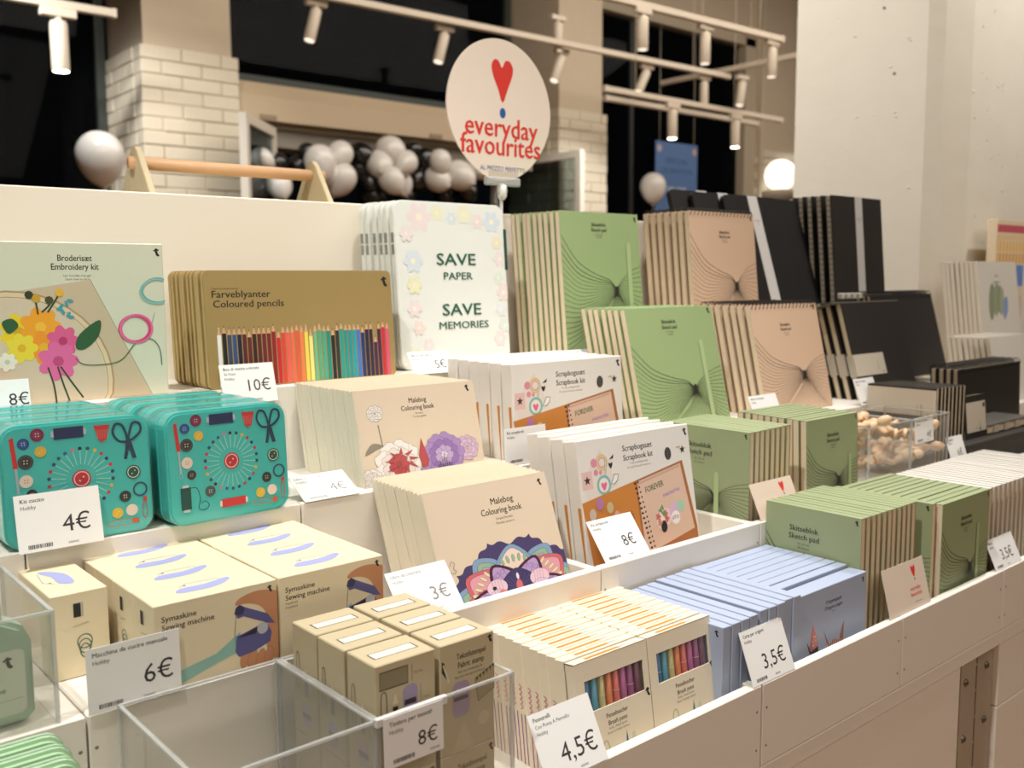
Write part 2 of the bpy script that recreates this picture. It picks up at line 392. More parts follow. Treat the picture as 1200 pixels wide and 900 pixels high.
# balloons
WB = M('#e0ddd7', .25, coat=.4, name='white_balloon'); BB = M('#141414', .2, coat=.5, name='black_balloon')
def balloon_mesh(r):
    prof = [(r*math.sin(a)**(1.25 if a < 1.57 else 1), -math.cos(a)*(1.42 if a < 1.57 else 1.0)*r) for a in [.1+i*(3.02)/16 for i in range(17)]]
    return lathem(prof, 20)
def balloon(label, x, y, z, r, mat, group=None, tilt=(0, 0, 0), string=False):
    t = thing('balloon', label, 'balloon', (x, y, z), tilt, group)
    obj('skin', balloon_mesh(r), mat, t); obj('knot', lathem([(.10*r, -1.52*r), (.03*r, -1.38*r)], 8), mat, t)
    if string: obj('string', tubem([(0, 0, -1.5*r), (.02, .01, -.8), (0, 0, -z)], .0015, 4), TRK, t)
balloon('single white balloon floating before the left dark window', 1.303, 4.0, 1.75, .092, WB, None, (R(8), R(-8), 0), True)
balloon('single white balloon floating in front of the blue poster', 5.60, 4.85, 1.94, .098, WB, None, (0, 0, 0), True)
GARW = [(2.771, 4.842, 1.915, 0.083, 0), (2.921, 4.871, 1.967, 0.07, 0), (2.918, 4.854, 1.832, 0.079, 0), (3.263, 4.876, 2.005, 0.088, 0), (3.19, 4.879, 1.93, 0.077, 0),
        (3.343, 4.826, 1.946, 0.067, 0), (3.228, 4.82, 1.839, 0.072, 0), (3.622, 4.899, 1.875, 0.076, 0), (3.748, 4.844, 1.899, 0.087, 0), (3.608, 4.841, 1.978, 0.064, 0),
        (2.552, 4.914, 1.781, 0.067, 0), (2.426, 4.864, 1.906, 0.052, 0), (3.354, 4.899, 1.838, 0.063, 0), (2.853, 4.865, 1.843, 0.06, 0), (3.936, 4.88, 1.968, 0.078, 0),
        (3.1, 4.947, 1.989, 0.067, 1), (3.115, 4.992, 1.915, 0.073, 1), (3.533, 5.015, 2.051, 0.054, 1), (3.594, 4.982, 2.0, 0.071, 1), (3.561, 5.003, 1.885, 0.077, 1),
        (2.839, 4.996, 1.809, 0.076, 1), (3.15, 4.939, 1.834, 0.062, 1), (2.725, 5.005, 1.894, 0.06, 1), (2.585, 4.989, 1.897, 0.059, 1), (2.758, 4.961, 1.974, 0.049, 1),
        (3.874, 4.936, 1.824, 0.067, 1), (3.761, 5.015, 1.801, 0.067, 1), (3.19, 4.977, 1.758, 0.073, 1), (2.508, 5.001, 1.753, 0.058, 1), (3.458, 5.016, 1.775, 0.065, 1)]
GORD = 'leftmost second third fourth fifth sixth seventh eighth ninth tenth eleventh twelfth thirteenth fourteenth rightmost'.split()
GARW.sort(key=lambda g: g[0]/g[1]); seen = [0, 0]
for i, (x, y, z, r, k) in enumerate(GARW):
    n_ = GORD[seen[k]]+(' from left' if 0 < seen[k] < 14 else ''); seen[k] += 1
    balloon(('black' if k else 'white')+' balloon in the garland across the entrance, '+n_+' of its colour', x, y, z, r*1.08, BB if k else WB, 'black garland balloons' if k else 'white garland balloons', (R(random.uniform(-60, 60)), R(random.uniform(-60, 60)), 0))

# poster on the right window
t = thing('poster', 'blue poster with pale lettering hanging inside the right window', 'poster', (6.35, 5.475, 1.55))
obj('sheet', boxm((0, 0, 0), (.56, .004, .86)), M('#5e80b4', .5), t)
k = Ink()
k.text('SPECIAL', .28, .68, .07, '#3f5c8c', bold=True, width=.3); k.text('CELEBRATION', .28, .60, .06, '#3f5c8c', bold=True, width=.42)
k.text('WELCOME', .28, .45, .05, '#dfe6ef', bold=True, width=.26); k.text('from 10 to 20', .28, .40, .03, '#dfe6ef', width=.14)
for x, z, r, c in ((.05, .8, .03, '#c9b7b8'), (.52, .8, .03, '#c9a9a4'), (.48, .2, .05, '#b7b0bd'), (.1, .2, .05, '#a9b8cf'), (.28, .14, .07, '#8a5a48'), (.28, .22, .045, '#cfd6de')): k.disc(x, z, r, c)
k.done('print', t)
obj('hanging_cord', tubem([(.05, 0, .86), (.05, 0, 1.82)], .003, 4), TRK, t); obj('hanging_cord', tubem([(.51, 0, .86), (.51, 0, 1.82)], .003, 4), TRK, t)

# globe lamp on a plinth behind the portfolios
slab_ = thing('display_plinth', 'grey plinth behind the portfolios carrying a round white lamp', 'plinth', (4.49, 3.0, 0))
obj('body', lathem([(.11, 0), (.11, 1.635), (.105, 1.645)], 28), M('#8f8576', .6), slab_)
t = thing('globe_lamp', 'glowing white globe lamp on a grey plinth left of the plaster column', 'lamp', (4.49, 3.0, 1.645))
obj('base', lathem([(.096, 0), (.096, .06), (.09, .066)], 28), M('#a39987', .5), t)
obj('globe', lathem([(.02, .062)]+[(.083*math.sin(a), .145-.083*math.cos(a)) for a in [.3+i*2.7/12 for i in range(13)]], 24), M('#fff1dc', .4, emit=1.6), t)

# plaster column at right
COLM = M('#e2dac8', .85, noise=.03, bump=.004, scale=9, name='rough_white_plaster')
P = [(2.95, 1.32), (3.7, 1.32), (3.7, 1.84), (2.83, 1.84), (2.83, 1.40), (2.855, 1.36)]
bm = bmesh.new(); a = [bm.verts.new((x, y, 0)) for x, y in P]; b = [bm.verts.new((x, y, 4)) for x, y in P]
bm.faces.new(a[::-1]); bm.faces.new(b)
for i in range(len(P)): bm.faces.new((a[i], a[(i+1) % len(P)], b[(i+1) % len(P)], b[i]))
bmesh.ops.recalc_face_normals(bm, faces=bm.faces)
colo = struct('wall_column', finish(bm), COLM, label='rough white plaster column at right')
bm = bmesh.new()   # pitting and small lumps of plaster on its faces
for i in range(60):
    x = random.choice((2.97, 3.0, 3.12))+random.uniform(-.02, .3)*random.random(); z = random.uniform(1.3, 2.4); r = random.uniform(.002, .0055)
    bmesh.ops.create_icosphere(bm, subdivisions=1, radius=r, matrix=Matrix.Translation((x, 1.32, z)) @ Matrix.Diagonal((1, .35, 1.4, 1)))
for i in range(30):
    bmesh.ops.create_icosphere(bm, subdivisions=1, radius=random.uniform(.002, .005), matrix=Matrix.Translation((2.83, random.uniform(1.42, 1.8), random.uniform(1.35, 2.2))) @ Matrix.Diagonal((.35, 1.5, 1, 1)))
obj('plaster_lumps', finish(bm, 'lumps', True), COLM, colo)['kind'] = 'stuff'
for y, z in ((1.62, 1.86), (1.66, 2.06)): obj('nail_hole', lathem([(.004, -.001), (.004, .001)], 8), BLACK, colo, (2.829, y-.12, z), (0, R(90), 0))

# ================================================================== THE DISPLAY TABLE
TB = thing('display_table', 'stepped white display table with four shelf levels and panelled front', 'table', (1.1, .573, 0))
def tp(name, a, b, bev=.0012, mat=None): # part in world coordinates
    o = TB.location; return obj(name, boxm([a[i]-o[i] for i in range(3)], [b[i]-o[i] for i in range(3)], bev), mat or WHITE, TB)
G = .0008
def mods(name, xs, y0, y1, z0, z1):
    for a, b in zip(xs, xs[1:]): tp(name, (a+G, y0, z0), (b-G, y1, z1))
X1 = [-.071, .235, .541, .847, 1.153, 1.459, 1.765, 2.071, 2.4]
mods('front_panel', X1, .573, .585, .723, .816)
for x in X1[3:-1]:
    for z in (.745, .788):
        for s in (-1, 1): obj('screw', lathem([(.0016, -.0006), (.0016, .0002)], 8), M('#8a7c6c', .5), TB, (x+s*.009-1.1, 0, z), (R(90), 0, 0))
mods('apron_rail', [-.3, 1.459, 2.4], .574, .60, .70, .7215)
tp('base_panel', (-.3, .5765, 0), (1.336, .60, .699)); tp('base_panel', (1.466, .5765, .60), (2.4, .60, .699)); tp('base_panel', (1.466, .5765, 0), (2.4, .60, .598))
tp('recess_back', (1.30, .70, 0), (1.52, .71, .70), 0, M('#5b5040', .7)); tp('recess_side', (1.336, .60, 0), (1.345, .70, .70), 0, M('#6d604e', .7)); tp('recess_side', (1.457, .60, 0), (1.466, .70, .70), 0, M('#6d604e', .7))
tp('tray_floor', (-.1, .585, .758), (2.4, .75, .766))
tp('divider', (.842, .585, .766), (.854, .75, .812)); tp('end_panel', (2.388, .585, .76), (2.4, 1.28, .9), 0); tp('end_panel', (-.112, .573, 0), (-.1, 1.30, .816), 0)
X2 = [-.1, .213, .541, .783, 1.095, 1.40, 1.71, 2.05, 2.4]
for i, (a, b) in enumerate(zip(X2, X2[1:])):
    tp('riser_panel', (a+G, .75, .766), (b-G, .762, .917 if i < 6 else .90))
for x in (.219, .207, .50, .789, 1.089): 
    for z in (.89, .80): obj('screw', lathem([(.0016, -.0006), (.0016, .0002)], 8), M('#8a7c6c', .5), TB, (x-1.1, .177, z), (R(90), 0, 0))
tp('shelf_board', (-.1, .762, .907), (.213-G, .927, .917)); tp('shelf_board', (.213+G, .762, .907), (.52, .927, .917))
tp('divider', (.52, .762, .86), (.532, .927, .917))
tp('tray_floor', (.532, .762, .862), (1.70, .927, .87)); tp('tray_floor', (1.70, .762, .872), (2.4, .927, .88))
tp('divider', (.777, .762, .87), (.789, .927, .914)); tp('divider', (1.089, .762, .87), (1.101, .927, .914))
tp('divider', (1.69, .762, .80), (1.70, .927, .90))
X3 = [-.1, .219, .496, .80, 1.10, 1.40, 1.72, 2.05, 2.29]
mods('riser_panel', X3, .927, .939, .80, 1.008)
for a, b in ((-.1, .8), (.8, 1.72), (1.72, 2.29)): tp('shelf_board', (a, .939, .998), (b-G, 1.104, 1.008))
mods('riser_panel', X3, 1.104, 1.116, .998, 1.117)
for a, b in ((-.1, .8), (.8, 1.72), (1.72, 2.29)): tp('shelf_board', (a, 1.116, 1.107), (b-G, 1.281, 1.117))
tp('low_shelf', (2.292, .939, .938), (2.98, 1.281, .948)); tp('riser_panel', (2.292, .927, .80), (2.98, .939, .948)); tp('side_panel', (2.28, .94, .80), (2.2915, 1.281, .95), 0)
tp('back_board', (-.15, 1.281, 0), (.82, 1.30, 1.366), .0015, M('#ece4d2', .35, name='cream_back_board')); tp('back_board', (.822, 1.281, 0), (2.1, 1.30, 1.362), .0015, M('#ece4d2', .35, name='cream_back_board'))
tp('back_top', (-.15, 1.30, 1.34), (2.1, 1.62, 1.352), .001)
tp('back_panel', (-.15, 1.60, 0), (2.1, 1.62, 1.34), 0)
# metal upright seen in the gap of the base
t = thing('slotted_upright', 'perforated grey metal upright with cable in the gap of the table base', 'metal post', (1.40, .597, 0))
bm = bmesh.new()
for a, b in (((-.060, -.02, 0), (-.012, -.016, .70)), ((-.016, -.016, 0), (-.012, .03, .70)), ((.005, .02, 0), (.055, .03, .70)), ((.012, -.012, 0), (.0645, -.006, .70)), ((.02, -.006, 0), (.024, .02, .70))): add_box(bm, a, b)
obj('profile', finish(bm), METAL, t)
for i in range(7):
    for x, y in ((-.045, -.0205), (.042, -.0125)): obj('bolt', lathem([(.005, -.003), (.006, 0), (.003, .003)], 10), M('#6f685c', .4, .8), t, (x, y, .16+i*.085), (R(90), 0, 0))
cb = obj('cable_trunk', tubem([(-.004, -.006, 0), (-.004, -.006, .70)], .0065, 8), M('#2a2622', .5), t)
for i in range(16): obj('strap', boxm((-.011, -.014, 0), (.006, .002, .003)), METAL, cb, (0, 0, .08+i*.04))
obj('cable', tubem([(-.008, -.012, .46), (.01, -.016, .455), (.03, -.02, .44), (.034, -.02, .40), (.034, -.02, .0)], .0025, 6), BLACK, t)
obj('cable_clamp', boxm((-.018, -.02, .452), (.012, -.008, .468)), BLACK, t)

# wooden caddy handle and greenery on the top behind the back board
WOOD = M('#dcb083', .5, noise=.12, bump=.0004, scale=18, name='beech_rod'); PLY = M('#cdbd98', .6, noise=.05, scale=20, name='birch_ply')
t = thing('wooden_tool_caddy', 'wooden caddy with a round beech handle on top behind the cream board', 'caddy', (.535, 1.45, 1.352))
for x in (-.006, .285):
    o = obj('end_panel', prism([(-.075, 0), (.075, 0), (.016, .085), (.006, .094), (-.006, .094), (-.016, .085)], 0, .009, .0008), PLY, t, (x, 0, 0), (0, 0, R(90)))
obj('handle', tubem([(-.022, 0, .071), (.30, 0, .071)], .0095, 16), WOOD, t)
obj('tray_board', boxm((0, -.07, 0), (.29, .07, .01)), PLY, t)
for n_, (x0, x1) in enumerate(((.33, .50), (.0, .10))):
    t = thing('leaf_garland', ['low garland of small dried green leaves beside the wooden caddy', 'low garland of dried leaves at the left picture edge'][n_], 'garland', (x0, 1.36, 1.352))
    obj('stem', tubem([(0, 0, .004), (x1-x0, .01, .004)], .0015, 5), M('#6d6a3c', .7), t)
    lf = prism([(0, 0), (.006, .003), (.012, 0), (.006, -.003)], 0, .0006)
    for i in range(26): obj('leaf', lf, M(['#8d9668', '#a5a67c', '#b39f6c'][i % 3], .7), t, (random.uniform(0, x1-x0), random.uniform(-.02, .02), random.uniform(.006, .014)), (R(90+random.uniform(-50, 50)), 0, R(random.uniform(0, 360))))

# round sign on a stick
t = thing('balloon_shaped_sign', 'round cream sign with red heart and the words everyday favourites', 'sign', (1.085, 1.27, 1.366))
P = []
for i in range(64):
    a = 2*math.pi*i/64; x, z = math.sin(a), math.cos(a)
    wv = .1145*(1 - (.13*max(0, -z)**1.6))
    P.append((-.011+x*wv, .166+z*(.118 if z > 0 else .116)))
obj('board', prism(P, -.0015, .0015), M('#ecdccb', .5), t)
obj('rod', tubem([(-.008, .003, -.10), (-.008, .003, .03)], .003, 8), M('#ddd7cc', .3), t)
cl = obj('clip', boxm((-.045, -.006, .042), (.03, .006, .056), .002), ACRYL_EDGE, t)
obj('clip_jaw', boxm((-.040, -.0035, .052), (.026, -.0016, .066), .0005), ACRYL, t)
obj('clip_knuckle', lathem([(.004, -.022), (.008, -.016), (.008, .002), (.004, .006)], 10), M('#e8e6e0', .2), t, (-.008, 0, .040))
obj('clip_joint', lathem([(.009, -.004), (.012, 0), (.009, .004)], 12), ACRYL_EDGE, t, (-.008, 0, .034), (R(90), 0, 0))
k = Ink(); red = '#d8352a'; ox = -.011
h = [(0, .156), (-.010, .178), (-.021, .200), (-.0235, .216), (-.017, .2255), (-.008, .2235), (-.001, .213), (.006, .2245), (.016, .2255), (.0235, .215), (.021, .200), (.011, .178)]
k.poly([(x+ox+.004, z+.024) for x, z in smoothline(h, 3, True)], red)
k.disc(ox+.004, .163, .0066, '#1f5a9c', .0084)
k.text('everyday', ox+.003, .123, .047, red, bold=True, width=.160, heavy=.018); k.text('favourites', ox+.001, .0925, .047, red, bold=True, width=.176, heavy=.018)
k.text('AL PREZZO PERFETTO', ox+.004, .0665, .0108, '#2f5f96', width=.100)
k.done('print', t, (0, -.0017, 0))

# ================================================================== GOODS
# ---- price cards
INKD = '#3a3636'
def price(label, loc, lean, title, price_, sub='Hobby', w=.073, h=.052, sub0=None, yaw=0, psize=.022, px=.045, pz=.013, bar=True, light=False, roll_=0):
    c = '#8d8985' if light else INKD
    t = thing('price_card', label, 'price tag', loc, (R(-lean), R(roll_), R(yaw)))
    obj('card', boxm((0, 0, 0), (w, .0006, h)), CARD, t)
    k = Ink(w, h)
    k.text(title, .005, h-.0075, .0052, c, 'l', True); z = h-.0135
    if sub0: k.text(sub0, .005, z, .0046, c, 'l'); z -= .006
    k.text(sub, .005, z, .0048, c, 'l')
    if price_: k.text(price_, px, pz, psize, c, 'c', False)
    if bar:
        x = .008
        for i in range(16):
            wd = random.choice((.0004, .0007, .0011)); k.rect(x, .003, x+wd, .0065, c); x += wd+.0005
        k.text('0203442', .042, .003, .0026, c, 'l')
    k.done('print', t); return t
def heart_card(label, loc, lean, w, h, yaw=0, words=True):
    t = thing('promo_card', label, 'sign card', loc, (R(-lean), 0, R(yaw)))
    obj('card', boxm((0, 0, 0), (w, .0006, h)), M('#dccbb8', .5), t)
    k = Ink(w, h); x, z, s = w*.72, h*.80, .009
    k.poly([(x+a*s, z+b*s) for a, b in smoothline([(0, -1.1), (-.45, -.4), (-.62, .35), (-.3, .6), (0, .3), (.3, .6), (.62, .35), (.45, -.4)], 3, True)], '#d8352a')
    k.disc(x+.0005, z-.0125, .0014, '#1f3f7c')
    if words:
        k.text('everyday', w*.70, h*.38, .0075, '#d8352a', bold=True); k.text('favourites', w*.70, h*.26, .0075, '#d8352a', bold=True); k.text('AL PREZZO PERFETTO', w*.72, h*.12, .002, '#555555')
    k.done('print', t)
price('white price card reading Kit cucito 4 euro in front of left teal tins', (.211, .9145, 1.009), 11, 'Kit cucito', '4€', px=.0505, pz=.014)
price('white price card reading 6 euro standing before the sewing machine boxes', (.214, .748, .9175), 1, 'Macchina da cucire manuale', '6€', px=.055, pz=.014)
price('white price card reading 4,5 euro in front of the brush pen boxes', (.532, .572, .8165), 27, 'Pennarelli', '4,5€', sub0='Con Punta A Pennello', px=.046, pz=.012, psize=.024, h=.060, w=.075)
price('white price card reading 3,5 euro in front of blue origami boxes', (.832, .5735, .8165), 21, 'Carta per origami', '3,5€', px=.047, pz=.013, psize=.023, h=.058, w=.078)
price('white price card reading 8 euro leaning on the lower scrapbook kit', (.798, .757, .9175), 38, 'Kit scrapbook', '8€', px=.053, pz=.015, psize=.02, h=.055, w=.078)
price('white price card reading 3 euro beside the mandala colouring books', (.512, .757, .9175), 40, 'Libro da colorare', '3€', px=.054, pz=.013, psize=.021, h=.052, w=.075, light=True)
price('white price card reading 4 euro lying back below the flower colouring books', (.500, .925, 1.009), 62, 'Libro da colorare', '4€', px=.05, pz=.012, psize=.018, w=.07, h=.045, light=True)
price('white price card reading 10 euro before the coloured pencil tins', (.489, 1.098, 1.1005), 16, 'Box di matite colorate', '10€', px=.049, pz=.0145, psize=.021, w=.071, h=.049, sub0='36 Pezzi')
price('white price card before the embroidery kit at the left edge', (.203, 1.098, 1.1175), 10, 'Kit da ricamo', '8€', px=.06, pz=.004, psize=.018, w=.071, h=.031, bar=False)
price('white price card reading 5 euro below the frosted folders', (.771, 1.10, 1.1175), 34, 'Album portafoto', '5€', px=.050, pz=.008, psize=.018, w=.073, h=.036, bar=False)
price('white price card reading 8 euro before the upper scrapbook kit', (.792, .930, 1.009), 5, 'Kit scrapbook', '8€', px=.055, pz=.014, w=.073, h=.048)
price('tiny reclining white price card left of the upper green pads', (1.06, 1.09, 1.1175), 55, 'Album da disegno', '', w=.073, h=.03, bar=False)
price('small white price card below the lower pink spiral pads', (1.335, .925, 1.009), 25, 'Album da disegno', '', w=.079, h=.048)
price('white price card leaning at the foot of the black pads', (1.667, .925, 1.009), 22, 'Album da disegno', '5€', w=.073, h=.052, psize=.018)
price('white price card to the right of the clear bin of wooden figures', (1.682, .756, .918), 18, 'Quaderno', '6€', w=.062, h=.049, psize=.018, px=.04)
price('white price card reading 3,5 euro at the right end of front tray', (1.438, .575, .8165), 24, 'Album', '3,5€', w=.090, h=.046, psize=.022, px=.052, pz=.012)
heart_card('cream card with a red heart in front of the middle olive pads', (1.10, .752, .9175), 25, .10, .052)
heart_card('cream everyday favourites card in front of the lowest olive pads', (1.131, .578, .8165), 14, .108, .062)

# ---- embroidery kit
t = thing('embroidery_kit', 'large pale embroidery kit box with flower hoop picture at left', 'craft kit', (.15, 1.122, 1.117), (0, 0, 0))
obj('box', boxm((0, 0, 0), (.281, .03, .176), .001), M('#d5d5bd', .45), t)
k = Ink(.281, .176); ox = .03
k.text('Broderisæt', .183, .1555, .0098, bold=True, width=.036); k.text('Embroidery kit', .183, .146, .0098, bold=True, width=.05); k.text('Lær hvordan man gør', .185, .1385, .0034, '#6d6a60'); k.text('Learn how to do it', .185, .1345, .0034, '#6d6a60')
k.logo(.2735, .166, .009)
k.poly([(.09, .118), (.198, .135), (.262, .0), (.0, .0)], '#c9b596'); k.line([(.198, .135), (.262, .0)], .0006, '#8f8a6a')
cx, cz = .112, .022
k.disc(cx, cz, .107, '#b08f6a', .102, 40); k.disc(cx, cz, .105, '#dcc6a2', .1, 40); k.ring(cx, cz, .1, .0008, '#a68c66', .095, 40); k.disc(cx, cz, .0985, '#d2c1a6', .0935, 40)
k.line([(.062, .108), (.03, .128), (.09, .122)], .003, '#4a3f3a'); k.rect(.088, .119, .102, .124, '#2b2625')
def flower(k, x, z, r, c, n=6, c2=None):
    for i in range(n):
        a = 2*math.pi*i/n; k.disc(x+r*.55*math.cos(a), z+r*.55*math.sin(a), r*.5, c, r*.34, 10, a)
    k.disc(x, z, r*.28, c2 or c, n=8)
for x, z, r, c, c2 in ((.098, .080, .019, '#e8c828', '#d9a61c'), (.120, .084, .021, '#f0a028', '#f4b83c'), (.122, .062, .018, '#f09428', '#e8b030'), (.100, .062, .016, '#ead23c', '#e0b024'), (.142, .068, .017, '#dc5c8c', '#b83868'), (.136, .046, .021, '#e0689c', '#c04878'), (.068, .070, .009, '#d84858', '#c03040'), (.085, .048, .010, '#e8e4d4', '#c8c4b0')): flower(k, x+.024, z, r, c, 7, c2)
for P in ([(.155, .060), (.160, .075), (.182, .090), (.180, .072), (.165, .058)], [(.088, .078), (.082, .090), (.092, .094), (.098, .086)], [(.060, .078), (.066, .086), (.076, .084), (.070, .078)], [(.06, .05), (.066, .058), (.078, .052), (.07, .048)]): k.poly(smoothline([(a+.024, b) for a, b in P], 4, True), '#2f5a34'); 
for P in ([(.118, .098), (.116, .112), (.110, .118)], [(.128, .1), (.136, .112), (.141, .120)], [(.122, .1), (.13, .108), (.130, .112)], [(.135, .04), (.14, .02), (.146, .0)], [(.138, .04), (.15, .02), (.16, .004)], [(.125, .04), (.13, .02), (.132, .0)]): k.line(smoothline([(a+.024, b) for a, b in P]), .0018, '#33442c')
for x, z, c in ((.110, .119, '#2f3a26'), (.117, .115, '#c99a2c'), (.141, .121, '#e8b030'), (.130, .113, '#4a4a2a')): k.disc(x+.024, z, .0045, c, n=8)
for i in range(7): k.disc(.170+.006*math.cos(i), .094+.003*i, .0035, '#3f9aa4', .0018, 8, i)
k.line(smoothline([(.178, .048), (.19, .040), (.225, .042), (.245, .062), (.262, .066), (.272, .055), (.274, .035)], 6), .0011, '#4c6a44')
k.line([(.259, .066), (.268, .096)], .0005, '#7a7a70')
for s in range(4):
    k.ring(.2455+random.uniform(-.001, .001), .1085-.0*s-.030, .0175+s*.0006-.001, .0022, ['#dc4c7c', '#d85a8a', '#c83c6c', '#e06c98'][s], .0145+s*.0005)
    k.ring(.2725+random.uniform(-.001, .001), .1215+random.uniform(-.001, .001), .0175+s*.0005, .0018, ['#7fb4ac', '#94c0b6', '#6aa8a0', '#8cbcb4'][s], .014)
k.done('print', t)

# ---- coloured pencil tins
GOLD = M('#b39a63', .38, .35, name='gold_tin'); GOLDS = M('#a3935e', .4, .3, name='gold_tin_side')
t = thing('coloured_pencil_tin', 'x', 'pencil tin', (.481, 1.12, 1.117), (R(-4.3), 0, 0), 'coloured pencil tins')
obj('lid', prism(rr(.272, .146, .007, 4), 0, .0052, .0006), GOLD, t); obj('base', prism(rr(.270, .144, .007, 4), .0056, .0105, .0006), GOLDS, t, (.001, 0, .001))
k = Ink(.271, .144)
k.text('Tested and made entirely', .0105, .1225, .0034, '#4a3d22', 'l'); k.text('Farveblyanter', .0105, .1125, .0125, '#2a2418', 'l', True, .0775); k.text('Coloured pencils', .0115, .1005, .0125, '#2a2418', 'l', True, .0945)
k.logo(.2605, .1305, .0135)
PC = '#e8e6e0 #1c1c1c #3a4560 #34507c #1c1c30 #5a2020 #5f2320 #3a1a1a #5c1f22 #6c2024 #741c22 #8c1c22 #c82028 #d84030 #e85c50 #e86848 #d85a38 #e87c48 #e8d050 #e8dc80 #6ab080 #58a078 #48a080 #108878 #1c1c1c #203030 #109888 #109088 #108c90 #1098a0 #4070b8 #203060 #241c38 #301c38 #402040 #4a1c3c #c02838 #d85070'.split()
for i, c in enumerate(PC):
    x = .0135+i*.0066; zt = .0765-(.006 if i in (6, 12, 19, 24, 31) else 0)-(.018 if i == 34 else 0)+(.002 if i % 5 == 1 else 0)-.00002*i
    k.rect(x, .002, x+.0052, zt-.010, c); k.poly([(x, zt-.010), (x+.0052, zt-.010), (x+.0032, zt-.0022), (x+.0020, zt-.0022)], '#cfa27a'); k.poly([(x+.0019, zt-.0024), (x+.0033, zt-.0024), (x+.0026, zt)], c)
k.done('print', t)
stack(t, 10, (0, .0112, 0), 'gold tin of coloured pencils, {} in its row on the top shelf', ('print',))

# ---- frosted folders
def fade(c): return '#'+''.join('%02x' % int(int(c[i:i+2], 16)*.5+v*.5) for i, v in ((1, 0xe2), (3, 0xe6), (5, 0xde)))
FROST = M('#e6e9e1', .28, name='frosted_plastic', coat=.3); DKG = '#1d5a44'
t = thing('frosted_folder', 'x', 'folder', (.789, 1.158, 1.117), (R(-4), 0, 0), 'frosted plastic folders')
obj('body', prism(rr(.209, .249, .016, 6), 0, .011, .0012), FROST, t)
obj('elastic_strap', boxm((.2065, -.001, .148), (.2125, .012, .212), .0008), M('#12493c', .5), t)
k = Ink()
for r in range(2):
    for j in range(12): k.rect(.0018+j*.0006, .170+r*.017, .0021+j*.0006+.0001*(j % 3), .185+r*.017, '#8c938c')
k.done('barcode', t, (-.0002, .011, 0), (0, 0, R(-90)))
k = Ink(.209, .249)
for x, z, r, c in [(.045, .225, .022, '#eecfd2'), (.078, .232, .012, '#e8e4a8'), (.105, .225, .010, '#c7d6e2'), (.13, .232, .015, '#e9e6b4'), (.155, .222, .012, '#eecdd0'), (.183, .222, .017, '#c2d3e6'), (.192, .19, .011, '#e8d9a8'), (.197, .165, .013, '#ecd0d4'), (.192, .135, .010, '#d3e3cf'), (.20, .112, .014, '#eccacf'), (.194, .085, .011, '#dadff0'), (.20, .06, .012, '#cfe0d4'), (.19, .04, .013, '#eccbd2'), (.03, .16, .017, '#c6d6e8'), (.03, .125, .014, '#e8e4a0'), (.028, .09, .013, '#ecccd4'), (.034, .062, .011, '#eec9c9'), (.05, .035, .010, '#ecd0dc'), (.02, .2, .012, '#eed4d6'), (.025, .02, .012, '#e9e3a8')]: flower(k, x, z, r, fade(c), 6, '#efe8cf')
k.text('SAVE', .110, .155, .025, DKG, bold=True, width=.074); k.text('PAPER', .112, .133, .0155, DKG, bold=True, width=.055)
k.text('SAVE', .116, .079, .025, DKG, bold=True, width=.074); k.text('MEMORIES', .119, .0585, .0155, DKG, bold=True, width=.095)
k.done('print', t)
stack(t, 6, (0, .0165, .0002), 'frosted white folder with pale flowers, {} in its row', ('print',), .0015)

# ---- sketch pads
def knot_print(w, h, kx, kz, col, tx, tz, ts, sub=('A4, 120 gsm', '60 sheets'), lg=None, seed=1, window=True):
    rnd = random.Random(seed); k = Ink(w, h); ln = '#2c2a22'
    mx = lambda a, b, f: a+(b-a)*f
    for i in range(19):
        f = i/18; g = f**.85
        P = [(0, kz+h*mx(.38, -.40, g)), (kx*.27, kz+h*mx(.205, -.33, g)), (kx*.60, kz+h*mx(.115, -.20, g)), (kx*.86, kz+h*mx(.075, -.085, g)), (kx*.95, kz+h*mx(.035, -.045, g)), (kx, kz)]
        k.line(smoothline(P, 5), .0006+(.0005 if i < 3 else 0), ln)
    for i in range(15):
        f = i/14; P = [(w, kz+h*mx(.17, -.36, f)), (mx(kx, w, .6), kz+h*mx(.135, -.25, f)), (mx(kx, w, .25), kz+h*mx(.08, -.10, f)), (mx(kx, w, .08), kz+h*mx(.035, -.04, f)), (kx, kz)]
        k.line(smoothline(P, 5), .0006, ln)
    for i in range(14):
        f = i/13; P = [(w*(.25+.7*f), 0), (kx+(f-.5)*w*.22, kz-h*.14), (kx, kz)]; k.line(smoothline(P, 5), .0006, ln)
    k.disc(kx, kz, w*.025, ln, w*.04, 10)
    k.text('Skitseblok', tx, tz, ts, bold=True); k.text('Sketch pad', tx, tz-ts*1.05, ts, bold=True)
    k.text(sub[0], tx, tz-ts*1.75, ts*.42, '#5f5c4c'); k.text(sub[1], tx, tz-ts*2.25, ts*.42, '#5f5c4c')
    k.logo(w*.955 if lg is None else lg, h*.965, w*.045)
    return k
GLUEM = M('#c6d69c', .4, name='pale_strip')
def pad(name, label, w, h, loc, lean, cover, prt, group, spiral=False, rz=0, th=.0105, strip=True):
    t = thing(name, label, 'sketch pad', loc, (R(-lean), 0, R(rz)), group)
    obj('cover', boxm((0, 0, 0), (w, .0008, h)), cover, t); obj('pages', boxm((0, .0008, .0005), (w-.0006, th-.0012, h-.0006)), PAGE, t)
    obj('backboard', boxm((0, th-.0012, 0), (w, th, h)), KRAFT, t)
    if not spiral: obj('top_binding', boxm((0, 0, h-.0005), (w, th, h+.0008), .0003), cover, t)
    else: spiral_binding(t, w, h, th)
    if prt: prt.done('print', t)
    return t
